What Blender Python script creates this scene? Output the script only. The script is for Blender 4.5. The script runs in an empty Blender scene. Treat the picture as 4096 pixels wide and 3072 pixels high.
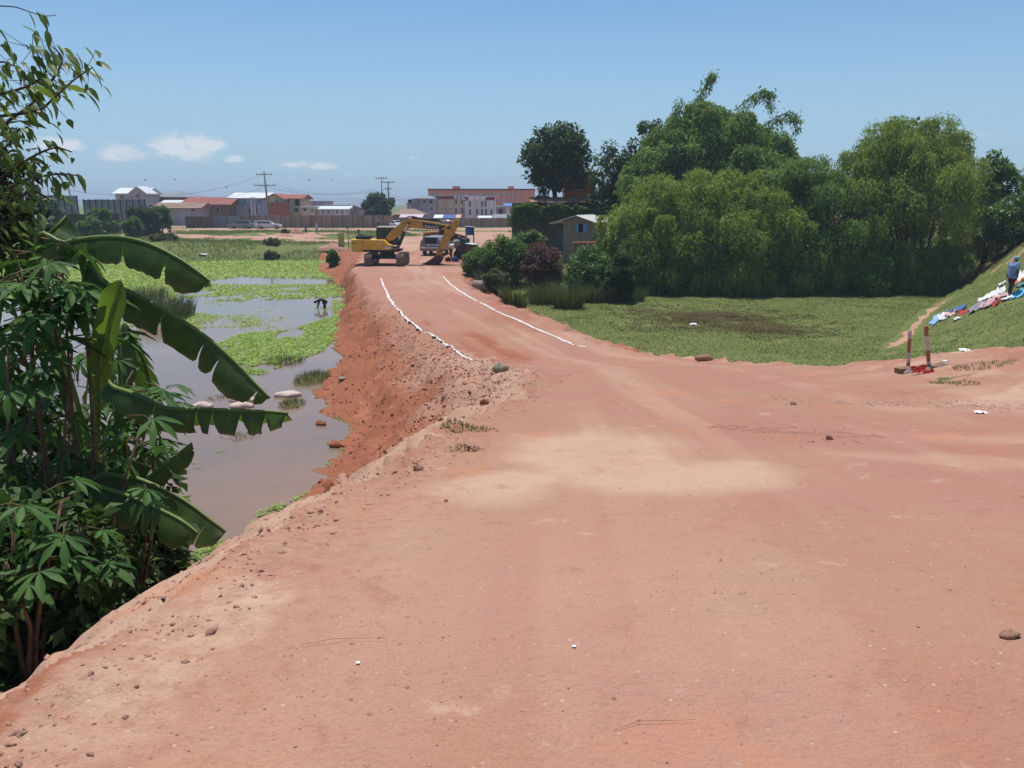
import bpy, bmesh, math, random
import numpy as np
from mathutils import Vector, Matrix, Euler

sc = bpy.context.scene
R = math.radians
# ------------------------------------------------------------------ camera
E = 6.6                      # eye height above the pond surface (z = 0)
PITCH = 12.75
F = 800.0                    # focal length in pixels of the 1024 frame
cam_d = bpy.data.cameras.new('camera')
cam_d.sensor_width = 36.0
cam_d.lens = 36.0 * F / 1024.0
cam_d.clip_start = 0.05
cam_d.clip_end = 20000
cam = bpy.data.objects.new('camera', cam_d)
sc.collection.objects.link(cam)
cam.location = (0, 0, E)
cam.rotation_euler = (R(90 - PITCH), 0, 0)
sc.camera = cam

# ------------------------------------------------------------------ light
SUN_EL, SUN_AZ = 74.0, -14.0          # degrees; azimuth from straight ahead, + to the right
sx, sy, sz = (math.sin(R(SUN_AZ)) * math.cos(R(SUN_EL)), math.cos(R(SUN_AZ)) * math.cos(R(SUN_EL)), math.sin(R(SUN_EL)))
sun_d = bpy.data.lights.new('sun', 'SUN')
sun_d.energy = 4.3
sun_d.angle = R(0.53)
sun_d.color = (1.0, 0.965, 0.91)
sun = bpy.data.objects.new('sun', sun_d)
sc.collection.objects.link(sun)
sun.rotation_euler = Vector((sx, sy, sz)).to_track_quat('Z', 'Y').to_euler()
sun.location = (0, 0, 60)

world = bpy.data.worlds.new('World')
sc.world = world
world.use_nodes = True
wn, wl = world.node_tree.nodes, world.node_tree.links
wn.clear()
w_out = wn.new('ShaderNodeOutputWorld')
w_bg = wn.new('ShaderNodeBackground')
w_sky = wn.new('ShaderNodeTexSky')
w_sky.sky_type = 'NISHITA'
w_sky.sun_disc = False
w_sky.sun_elevation = R(SUN_EL)
w_sky.sun_rotation = R(SUN_AZ)
w_sky.altitude = 1250
w_sky.air_density = 1.0
w_sky.dust_density = 0.35
w_sky.ozone_density = 1.6
w_bg.inputs['Strength'].default_value = 0.104
wl.new(w_bg.outputs[0], w_out.inputs[0])

sc.view_settings.view_transform = 'Standard'
sc.view_settings.look = 'None'
sc.view_settings.exposure = 0.14
sc.view_settings.gamma = 1.0
sc.view_settings.use_curve_mapping = False
sc.cycles.max_bounces = 4
sc.cycles.diffuse_bounces = 3
sc.cycles.caustics_reflective = False
sc.cycles.caustics_refractive = False
sc.cycles.transparent_max_bounces = 8

def pray(px, py):
    """direction of a photo pixel (1024 x 768 frame), y component of the world direction normalised to 1"""
    th = R(PITCH)
    u, v = (px - 512) / F, (384 - py) / F
    d = Vector((u, math.cos(th) + math.sin(th) * v, -math.sin(th) + math.cos(th) * v))
    return d / d.y

def at(px, py, Y):
    d = pray(px, py)
    return Vector((d.x * Y, Y, E + d.z * Y))

def atz(px, py, z):
    d = pray(px, py)
    t = (z - E) / d.z
    return Vector((d.x * t, t, z))

# clouds: soft cumulus in the low sky, as directions (azimuth, elevation, half width, half height) with noise edges
tc = wn.new('ShaderNodeTexCoord')
def wmath(op, a, b=None, c=None):
    n = wn.new('ShaderNodeMath'); n.operation = op
    for i, v in enumerate((a, b, c)):
        if v is None: continue
        if isinstance(v, (int, float)): n.inputs[i].default_value = v
        else: wl.new(v, n.inputs[i])
    return n.outputs[0]
nrm = wn.new('ShaderNodeVectorMath'); nrm.operation = 'NORMALIZE'
wl.new(tc.outputs['Generated'], nrm.inputs[0])
sep = wn.new('ShaderNodeSeparateXYZ'); wl.new(nrm.outputs[0], sep.inputs[0])
az = wmath('ARCTAN2', sep.outputs[0], sep.outputs[1])
el = wmath('ARCSINE', sep.outputs[2])
comb = wn.new('ShaderNodeCombineXYZ')
wl.new(az, comb.inputs[0]); wl.new(wmath('MULTIPLY', el, 1.6), comb.inputs[1])
def wnoise(scale, detail, rough=0.6):
    n = wn.new('ShaderNodeTexNoise'); n.inputs['Scale'].default_value = scale
    n.inputs['Detail'].default_value = detail; n.inputs['Roughness'].default_value = rough
    wl.new(comb.outputs[0], n.inputs['Vector'])
    return n.outputs['Fac']
nz = wnoise(46, 7, .68)
big = wnoise(5, 3)
tot = None
for px, py, hw, hh, k in ((182, 150, 26, 13, 1.0), (203, 146, 18, 8, 1.0), (60, 146, 20, 7, .85), (122, 155, 24, 9, .62), (190, 156, 30, 5, .5),
                          (234, 160, 9, 4, .8), (296, 165, 13, 4.5, .7), (322, 167, 15, 4, .75), (414, 158, 8, 3.5, .45), (352, 174, 14, 3, .35),
                          (985, 135, 12, 4, .35), (700, 190, 30, 4, .3)):
    d = pray(px, py).normalized()
    a0, e0 = math.atan2(d.x, d.y), math.asin(d.z)
    da = wmath('DIVIDE', wmath('SUBTRACT', az, a0), hw / F)
    de = wmath('DIVIDE', wmath('SUBTRACT', el, e0), hh / F)
    dn = wmath('MULTIPLY', de, wmath('ADD', 1.0, wmath('MULTIPLY', wmath('LESS_THAN', de, 0.0), 0.5)))
    q = wmath('ADD', wmath('MULTIPLY', da, da), wmath('MULTIPLY', dn, dn))
    g = wmath('MULTIPLY', wmath('POWER', 2.718, wmath('MULTIPLY', q, -0.9)), k)
    tot = g if tot is None else wmath('MAXIMUM', tot, g)
# the same kind of clouds go on all round the low sky, thin
band = wmath('POWER', 2.718, wmath('MULTIPLY', wmath('POWER', wmath('DIVIDE', wmath('SUBTRACT', el, 0.055), 0.03), 2.0), -1.0))
mr2 = wn.new('ShaderNodeMapRange'); mr2.interpolation_type = 'SMOOTHSTEP'
wl.new(big, mr2.inputs[0]); mr2.inputs[1].default_value = .56; mr2.inputs[2].default_value = .8
tot = wmath('MAXIMUM', tot, wmath('MULTIPLY', wmath('MULTIPLY', band, mr2.outputs[0]), .4))
cl = wmath('MULTIPLY', tot, wmath('ADD', wmath('MULTIPLY', nz, 3.6), -0.95))
mr = wn.new('ShaderNodeMapRange'); mr.interpolation_type = 'SMOOTHSTEP'
wl.new(cl, mr.inputs[0]); mr.inputs[1].default_value = .12; mr.inputs[2].default_value = .62
mr.inputs[4].default_value = .85
mixc = wn.new('ShaderNodeMix'); mixc.data_type = 'RGBA'
hsv = wn.new('ShaderNodeHueSaturation')
hsv.inputs['Saturation'].default_value = 1.0
hsv.inputs['Value'].default_value = 1.0
wl.new(w_sky.outputs[0], hsv.inputs['Color'])
wl.new(mr.outputs[0], mixc.inputs['Factor'])
tint = wn.new('ShaderNodeMix'); tint.data_type = 'RGBA'; tint.blend_type = 'MULTIPLY'; tint.inputs[0].default_value = 1.0
wl.new(hsv.outputs[0], tint.inputs[6]); tint.inputs[7].default_value = (0.70, 0.945, 1.07, 1)
hz = wn.new('ShaderNodeMapRange'); hz.interpolation_type = 'SMOOTHSTEP'
wl.new(el, hz.inputs[0]); hz.inputs[1].default_value = -0.02; hz.inputs[2].default_value = 0.30; hz.inputs[3].default_value = .88; hz.inputs[4].default_value = 0.0
hmix = wn.new('ShaderNodeMix'); hmix.data_type = 'RGBA'
wl.new(hz.outputs[0], hmix.inputs['Factor']); wl.new(tint.outputs[2], hmix.inputs[6]); hmix.inputs[7].default_value = (3.4, 5.0, 6.3, 1)
wl.new(hmix.outputs[2], mixc.inputs[6])
mixc.inputs[7].default_value = (7.2, 7.4, 7.8, 1)
wl.new(mixc.outputs[2], w_bg.inputs['Color'])

# ------------------------------------------------------------------ noise and terrain height
def _h(ix, iy, s):
    n = (ix.astype(np.int64) * 374761393 + iy.astype(np.int64) * 668265263 + s * 974711) & 0x7fffffff
    n = ((n ^ (n >> 13)) * 1274126177) & 0x7fffffff
    return ((n ^ (n >> 16)) & 0xffff) / 65535.0
def vnoise(x, y, s=0):
    x = np.asarray(x, float); y = np.asarray(y, float)
    ix, iy = np.floor(x), np.floor(y)
    fx, fy = x - ix, y - iy
    fx = fx * fx * (3 - 2 * fx); fy = fy * fy * (3 - 2 * fy)
    a, b, c, d = _h(ix, iy, s), _h(ix + 1, iy, s), _h(ix, iy + 1, s), _h(ix + 1, iy + 1, s)
    return (a + (b - a) * fx) * (1 - fy) + (c + (d - c) * fx) * fy
def fbm(x, y, s=0, o=4):
    v, a, t = 0.0, 0.5, 0.0
    for i in range(o):
        v = v + a * vnoise(np.asarray(x) * 2 ** i, np.asarray(y) * 2 ** i, s + i * 7); t += a; a *= 0.55
    return v / t                                            # 0..1, mean .5
def sstep(a, b, x):
    t = np.clip((np.asarray(x, float) - a) / (b - a), 0, 1)
    return t * t * (3 - 2 * t)

# plan of the made ground (metres): the flat top and the foot of its banks
TOP = [(-2.6, -6), (-2.1, 0), (-1.78, 2.6), (-1.62, 3.2), (-1.5, 4.1), (-1.28, 5.4), (-1.0, 7), (-.5, 9.7), (.35, 14.0), (.4, 19), (-.5, 24),
       (-2.0, 28.3), (-5.4, 38), (-7.8, 45), (-10.0, 53), (-12.4, 62), (-13.2, 70), (-14.5, 80), (-15, 96), (-3.4, 96), (-3.6, 80), (-4.1, 66), (-3.4, 53), (-1.8, 46),
       (.3, 40), (2.0, 34), (3.4, 29.2), (5.0, 26.5), (6.2, 24.2), (6.6, 22.4), (8.2, 20.9), (9.9, 20.2), (12, 18.6), (16, 20.0), (20.2, 24.2), (24.8, 31.6),
       (29.4, 40.4), (35.2, 50.7), (46.2, 67), (70, 95), (110, 140), (150, 120), (60, -6)]
FOOT = [(-8.5, -8), (-7.6, 0), (-7.0, 5), (-6.4, 9), (-5.6, 13)] + \
       [tuple(atz(px, py, 0.0)[:2]) for px, py in ((316, 487), (332, 475), (338, 449), (340, 430), (327, 412), (326, 402), (311, 390), (324, 378), (339, 360), (333, 340), (338, 322), (346, 306), (344, 292), (336, 280))] + \
       [(-17.6, 76), (-20.5, 84), (-23, 98), (1.5, 98), (.5, 80), (-.6, 66), (-.2, 55), (1.4, 46), (3.2, 39), (5.6, 33.5), (7.2, 30.5), (9.5, 29.2), (13, 31.8),
        (17.5, 36.5), (22, 43), (27.8, 52), (36, 66), (50, 90), (95, 150), (190, 160), (190, -10)]
def poly_dist(poly, x, y):
    P = np.array(poly); Q = np.roll(P, -1, 0)
    best = np.full(x.shape, 1e18); ins = np.zeros(x.shape, bool)
    for (ax, ay), (bx, by) in zip(P, Q):
        ex, ey = bx - ax, by - ay
        t = np.clip(((x - ax) * ex + (y - ay) * ey) / (ex * ex + ey * ey), 0, 1)
        best = np.minimum(best, (x - ax - t * ex) ** 2 + (y - ay - t * ey) ** 2)
        c = ((ay > y) != (by > y)) & (x < (bx - ax) * (y - ay) / (by - ay + 1e-12) + ax)
        ins ^= c
    return np.sqrt(best), ins
RY = [-10, 0, 2, 4, 8, 12, 18, 22, 26.5, 29, 40, 55, 67, 85, 160, 400, 3000]
RD = [1.62, 1.62, 1.64, 1.82, 2.38, 2.96, 3.78, 4.4, 5.02, 5.15, 5.17, 5.13, 4.97, 4.72, 4.62, 4.6, 4.6]
def ztop(x, y):
    d = np.interp(y, RY, RD)
    d = d - 0.17 * np.clip(x - 8.5, 0, 60) * sstep(8, 14, y + x * .3)
    return E - np.maximum(d, 1.7 - 0.02 * np.clip(y - 20, 0, 45))
def bog(x, y):
    n = (fbm(x * .5, y * .5, 31, 4) - .5) * 1.5
    return np.clip(1.2 - np.minimum(np.hypot((x - 10.2) / 5.6, (y - 45.5) / 5.0), np.hypot((x - 13.5) / 4.0, (y - 42.5) / 3.2)) + n, 0, 1)
def zbase(x, y):
    left = sstep(-2.0, -6.0, x - np.interp(y, [0, 30, 55, 80, 100], [0, 0, -4, -8, -8]))
    shore = 93 + 5 * (fbm(x * .05, x * 0 + 3.3, 5, 2) - .5) + np.clip(-x - 30, 0, 60) * -.45
    fl = -0.55 + 2.25 * sstep(-3, 11, y - shore) + .3 * sstep(11, 60, y - shore)
    fl = fl + (fbm(x * .12, y * .12, 9, 3) - .5) * 1.1 * sstep(-1, 8, y - shore) * (1 - sstep(40, 60, y - shore))
    s0 = np.interp(x, [3, 9], [50, 62])
    fr = 0.16 + 1.35 * sstep(0, 16, y - s0 + np.clip(x - 14, 0, 30) * -.25) + .55 * sstep(75, 110, y)
    fr = fr + (fbm(x * .35, y * .35, 3, 3) - .5) * .22 - .10 * bog(x, y)
    return fr + (fl - fr) * left
def streak(x, y):
    """wear along the lines of travel: down the ramp to the road, and off along the dyke"""
    cx = np.interp(y, [0, 5, 10, 20, 28, 40, 55, 70], [2.2, 2.4, 2.6, 2.6, .9, -2.5, -6.8, -9])
    a = fbm((x - cx) * 1.5, y * .07, 81, 4)
    b = fbm((x * .64 - y * .77) * 1.3, (x * .77 + y * .64) * .08, 82, 4)
    k = sstep(3.5, 8, x + np.clip(8 - y, 0, 8) * .3)
    return a * (1 - k) + b * k
def terrain(x, y, masks=False):
    x = np.asarray(x, float); y = np.asarray(y, float)
    wob = np.clip(np.hypot(x, y) * .05, .12, .7)
    wx = x + (fbm(x * 1.3, y * 1.3, 11, 4) - .5) * wob * 2.0
    wy = y + (fbm(x * 1.3 + 50, y * 1.3, 12, 4) - .5) * wob * 2.0
    dt, it = poly_dist(TOP, wx, wy)
    df, jf = poly_dist(FOOT, wx, wy)
    zt, zb = ztop(x, y), zbase(x, y)
    t = np.where(it, 0.0, np.where(jf, dt / (dt + df + 1e-6), 1.0))
    tt = t * .75 + .25 * sstep(0, 1, t)
    zf = np.where((x < 0) & (y < 90), np.maximum(zb, .0), zb)              # the left bank runs out at the water line
    zb = np.where(jf, zb, zf + (zb - zf) * sstep(0, 1.6, df))
    z = np.where(jf, zt + (zf - zt) * tt, zb)
    # everything beyond the far end of the road is one field
    right_dyke = sstep(6.5, 10.5, x - np.where(y > 30, (y - 30) * .35, 0))
    slope = np.clip(np.minimum(t * 6, (1 - t) * 5), 0, 1)
    rough = slope * (1 - right_dyke) * sstep(85, 60, y)
    gx, gy = x * 1.6, y * .9
    cl = fbm(gx, gy, 21, 5)
    z = z + rough * ((cl - .5) * .55 + (.11 - np.abs(fbm(x * .55, y * .4, 23, 3) - .5)) * .8 * np.clip(np.hypot(x, y) / 25, .25, 1))
    flat = np.where(it, 1.0, 0.0)
    near_edge = np.where(it, np.exp(-(dt / .45) ** 2), 0) * (1 - right_dyke) * sstep(60, 30, y)
    z = z + near_edge * (fbm(x * 3.1, y * 3.1, 41, 5) - .44) * np.clip(.17 + y * .01, .05, .4)
    z = z + flat * (streak(x, y) - .5) * .05 * sstep(2, 6, y)
    z = z + flat * ((fbm(x * .8, y * .8, 51, 4) - .5) * .09 * sstep(1, 8, y) + (fbm(x * 3.1, y * 3.1, 52, 3) - .5) * .02)
    # far mounds of spoil
    z = z + np.where(y > 80, 1.0, 0) * 0
    if masks:
        return z, dict(t=t, it=it, jf=jf, dyke=right_dyke, slope=rough, dt=dt, df=df)
    return z
def H(x, y):
    return float(terrain(np.array([x]), np.array([y]))[0])
def hit(px, py, y0=1.0, y1=400.0):
    """where the line of sight of a photo pixel meets the ground"""
    d = pray(px, py)
    ys = np.geomspace(y0, y1, 900)
    zz = np.maximum(terrain(d.x * ys, ys), 0.0)
    below = (E + d.z * ys) < zz
    i = int(np.argmax(below)) if below.any() else len(ys) - 1
    Y = float(ys[i])
    return Vector((d.x * Y, Y, float(zz[i])))
# ------------------------------------------------------------------ mesh and object helpers
COL = sc.collection
rng = np.random.default_rng(7)
random.seed(7)
class MB:
    """collects geometry; build() links it as ONE mesh object"""
    def __init__(s): s.v = []; s.f = []; s.m = []; s.n = 0; s.smooth = []
    def add(s, verts, faces, mi=0, smooth=False):
        o = s.n
        s.v.extend([tuple(p) for p in verts]); s.n += len(verts)
        for f in faces:
            s.f.append(tuple(i + o for i in f)); s.m.append(mi); s.smooth.append(smooth)
        return s
    def box(s, c, d, rot=None, mi=0, taper=None):
        hx, hy, hz = d[0] / 2, d[1] / 2, d[2] / 2
        tp = taper or (1, 1)
        vs = [(-hx, -hy, -hz), (hx, -hy, -hz), (hx, hy, -hz), (-hx, hy, -hz), (-hx * tp[0], -hy * tp[1], hz), (hx * tp[0], -hy * tp[1], hz), (hx * tp[0], hy * tp[1], hz), (-hx * tp[0], hy * tp[1], hz)]
        Mx = rot.to_matrix() if rot is not None and hasattr(rot, 'to_matrix') else rot
        vs = [(Mx @ Vector(v) if Mx is not None else Vector(v)) + Vector(c) for v in vs]
        return s.add(vs, [(0, 3, 2, 1), (4, 5, 6, 7), (0, 1, 5, 4), (1, 2, 6, 5), (2, 3, 7, 6), (3, 0, 4, 7)], mi)
    def tube(s, pts, rad, n=8, mi=0, cap=True, smooth=True):
        pts = [Vector(p) for p in pts]
        rad = rad if isinstance(rad, (list, tuple)) else [rad] * len(pts)
        vs, fs = [], []
        up = None
        for i, p in enumerate(pts):
            t = (pts[min(i + 1, len(pts) - 1)] - pts[max(i - 1, 0)]).normalized()
            if up is None: up = Vector((0, 0, 1)) if abs(t.z) < .9 else Vector((1, 0, 0))
            a = t.cross(up).normalized(); b = a.cross(t).normalized(); up = b
            for k in range(n):
                w = 2 * math.pi * k / n
                vs.append(p + (a * math.cos(w) + b * math.sin(w)) * rad[i])
        for i in range(len(pts) - 1):
            for k in range(n):
                fs.append((i * n + k, i * n + (k + 1) % n, (i + 1) * n + (k + 1) % n, (i + 1) * n + k))
        s.add(vs, fs, mi, smooth)
        if cap:
            o = s.n - len(vs)
            s.f.append(tuple(o + k for k in range(n))[::-1]); s.m.append(mi); s.smooth.append(False)
            o2 = o + (len(pts) - 1) * n
            s.f.append(tuple(o2 + k for k in range(n))); s.m.append(mi); s.smooth.append(False)
        return s
    def prism(s, prof, axis, a, b, mi=0, origin=(0, 0, 0)):
        """profile (u, w) extruded along x ('x': u=y, w=z), y ('y': u=x, w=z) or z ('z': u=x, w=y) from a to b"""
        def P(u, w, e):
            q = {'x': (e, u, w), 'y': (u, e, w), 'z': (u, w, e)}[axis]
            return (q[0] + origin[0], q[1] + origin[1], q[2] + origin[2])
        n = len(prof)
        vs = [P(u, w, a) for u, w in prof] + [P(u, w, b) for u, w in prof]
        fs = [tuple(range(n)), tuple(range(2 * n - 1, n - 1, -1))] + [(i, i + n, (i + 1) % n + n, (i + 1) % n) for i in range(n)]
        return s.add(vs, fs, mi)
    def blob(s, c, r, nz=.2, seed=0, mi=0, seg=10, rings=6, rot=None):
        rs = random.Random(seed); vs, fs = [], []
        ph = [rs.uniform(0, 6.28) for _ in range(6)]
        for i in range(rings + 1):
            th = math.pi * i / rings
            for k in range(seg):
                w = 2 * math.pi * k / seg
                q = 1 + nz * (math.sin(2 * w + ph[0] + th) + math.sin(3 * w + ph[1] - 2 * th) * .7 + math.sin(3 * th + ph[2] + w) * .8) * .5
                v = Vector((math.sin(th) * math.cos(w) * r[0], math.sin(th) * math.sin(w) * r[1], math.cos(th) * r[2])) * q
                if rot is not None: v = rot @ v
                vs.append(v + Vector(c))
        for i in range(rings):
            for k in range(seg):
                fs.append((i * seg + k, (i + 1) * seg + k, (i + 1) * seg + (k + 1) % seg, i * seg + (k + 1) % seg))
        return s.add(vs, fs, mi, True)
    def mesh(s, name, mats):
        me = bpy.data.meshes.new(name)
        me.from_pydata(s.v, [], s.f)
        for m in (mats if isinstance(mats, (list, tuple)) else [mats]): me.materials.append(m)
        me.polygons.foreach_set('material_index', s.m)
        me.polygons.foreach_set('use_smooth', s.smooth)
        me.update()
        return me
    def build(s, name, mats, parent=None, bevel=0, fix=True):
        o = bpy.data.objects.new(name, s.mesh(name, mats))
        COL.objects.link(o)
        if fix:
            bm = bmesh.new(); bm.from_mesh(o.data); bmesh.ops.recalc_face_normals(bm, faces=bm.faces); bm.to_mesh(o.data); bm.free()
        if parent: o.parent = parent
        if bevel:
            b = o.modifiers.new('bevel', 'BEVEL'); b.width = bevel; b.segments = 2; b.limit_method = 'ANGLE'
        return o
def npmesh(name, V, Fc, mats, parent=None, mi=None, smooth=False, attr=None):
    """fast mesh from numpy arrays: V (n,3), Fc (m,k)"""
    me = bpy.data.meshes.new(name)
    V = np.ascontiguousarray(V, np.float32); Fc = np.ascontiguousarray(Fc, np.int32)
    m, k = Fc.shape
    me.vertices.add(len(V)); me.vertices.foreach_set('co', V.ravel())
    me.loops.add(m * k); me.loops.foreach_set('vertex_index', Fc.ravel())
    me.polygons.add(m); me.polygons.foreach_set('loop_start', np.arange(0, m * k, k, dtype=np.int32))
    try: me.polygons.foreach_set('loop_total', np.full(m, k, np.int32))
    except Exception: pass
    for q in (mats if isinstance(mats, (list, tuple)) else [mats]): me.materials.append(q)
    if mi is not None: me.polygons.foreach_set('material_index', np.ascontiguousarray(mi, np.int32))
    if smooth: me.polygons.foreach_set('use_smooth', np.ones(m, bool))
    if attr is not None:
        for nm, arr in attr.items():
            a = me.color_attributes.new(nm, 'FLOAT_COLOR', 'POINT')
            c = np.ones((len(V), 4), np.float32); c[:, :arr.shape[1]] = arr
            a.data.foreach_set('color', c.ravel())
    me.update(calc_edges=True)
    o = bpy.data.objects.new(name, me); COL.objects.link(o)
    if parent: o.parent = parent
    return o
def tag(o, label, cat, group=None):
    o['label'] = label; o['category'] = cat
    if group: o['group'] = group
    return o
def kind(o, k, label=None):
    o['kind'] = k
    if label: o['label'] = label
    return o
def thing(name, label, cat, loc=(0, 0, 0), rz=0, group=None, scale=1):
    o = bpy.data.objects.new(name, None); o.empty_display_size = .2
    COL.objects.link(o); o.location = loc; o.rotation_euler = (0, 0, rz); o.scale = (scale,) * 3
    return tag(o, label, cat, group)
def copy_tree(o, parent=None):
    c = o.copy(); COL.objects.link(c); c.parent = parent
    for ch in list(o.children): copy_tree(ch, c)
    return c

# ------------------------------------------------------------------ materials
_mats = {}
def new_mat(name):
    m = bpy.data.materials.new(name); m.use_nodes = True
    nt = m.node_tree; nt.nodes.clear()
    out = nt.nodes.new('ShaderNodeOutputMaterial'); b = nt.nodes.new('ShaderNodeBsdfPrincipled')
    nt.links.new(b.outputs[0], out.inputs[0])
    return m, nt.nodes, nt.links, b, out
def nnoise(N, L, vec, scale, detail=4, rough=.6):
    n = N.new('ShaderNodeTexNoise'); n.inputs['Scale'].default_value = scale; n.inputs['Detail'].default_value = detail; n.inputs['Roughness'].default_value = rough
    if vec is not None: L.new(vec, n.inputs['Vector'])
    return n.outputs['Fac']
def nmix(N, L, f, a, b, mode='MIX'):
    n = N.new('ShaderNodeMix'); n.data_type = 'RGBA'; n.blend_type = mode
    for i, v in ((0, f), (6, a), (7, b)):
        if isinstance(v, (int, float)): n.inputs[i].default_value = v
        elif isinstance(v, tuple): n.inputs[i].default_value = (*v, 1)
        else: L.new(v, n.inputs[i])
    return n.outputs[2]
def nramp(N, L, v, a, b, c=0., d=1.):
    n = N.new('ShaderNodeMapRange'); n.interpolation_type = 'SMOOTHSTEP'
    L.new(v, n.inputs[0])
    for i, q in enumerate((a, b, c, d)): n.inputs[i + 1].default_value = q
    return n.outputs[0]
def nmath(N, L, op, a, b=None):
    n = N.new('ShaderNodeMath'); n.operation = op
    for i, v in enumerate((a, b)):
        if v is None: continue
        if isinstance(v, (int, float)): n.inputs[i].default_value = v
        else: L.new(v, n.inputs[i])
    return n.outputs[0]
def M(name, col, rough=.75, var=.25, scale=4., bump=0., bscale=30., spec=.3, metal=0., col2=None, streak=False, transl=0., coat=0.):
    if name in _mats: return _mats[name]
    m, N, L, b, out = new_mat(name)
    g = N.new('ShaderNodeTexCoord')
    vec = g.outputs['Object']
    if streak:
        mp = N.new('ShaderNodeMapping'); mp.inputs['Scale'].default_value = (1, 1, .12); L.new(vec, mp.inputs[0]); vec = mp.outputs[0]
    f = nnoise(N, L, vec, scale, 5, .62)
    f = nramp(N, L, f, .3, .72)
    c2 = col2 or tuple(min(1, q * (1 - var) ) for q in col)
    c1 = tuple(min(1, q * (1 + var * .4)) for q in col)
    L.new(nmix(N, L, f, c2, c1), b.inputs['Base Color'])
    b.inputs['Roughness'].default_value = rough
    b.inputs['Specular IOR Level'].default_value = spec
    b.inputs['Metallic'].default_value = metal
    if coat: b.inputs['Coat Weight'].default_value = coat
    if bump:
        bp = N.new('ShaderNodeBump'); bp.inputs['Strength'].default_value = 1; bp.inputs['Distance'].default_value = bump
        L.new(nnoise(N, L, g.outputs['Object'], bscale, 4), bp.inputs['Height']); L.new(bp.outputs[0], b.inputs['Normal'])
    _mats[name] = m
    return m
def leaf_mat(name, ca, cb, transl=.35, rough=.5, spec=.35, tcol=None, scale=.7):
    """foliage: varies leaf by leaf (per-face random islands) and by clump, lets light through"""
    if name in _mats: return _mats[name]
    m, N, L, b, out = new_mat(name)
    geo = N.new('ShaderNodeNewGeometry')
    tcx = N.new('ShaderNodeTexCoord')
    f = nmath(N, L, 'ADD', nmath(N, L, 'MULTIPLY', geo.outputs['Random Per Island'], .6), nmath(N, L, 'MULTIPLY', nnoise(N, L, tcx.outputs['Object'], scale, 3), .5))
    f = nramp(N, L, f, .2, .85)
    c = nmix(N, L, f, ca, cb)
    L.new(c, b.inputs['Base Color']); b.inputs['Roughness'].default_value = rough
    b.inputs['Specular IOR Level'].default_value = spec
    tr = N.new('ShaderNodeBsdfTranslucent'); L.new(nmix(N, L, .6, c, tcol or (cb[0] * 1.3, cb[1] * 1.5, cb[2] * .6)), tr.inputs['Color'])
    ms = N.new('ShaderNodeMixShader'); ms.inputs[0].default_value = transl
    L.new(b.outputs[0], ms.inputs[1]); L.new(tr.outputs[0], ms.inputs[2]); L.new(ms.outputs[0], out.inputs[0])
    _mats[name] = m
    return m

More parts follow.
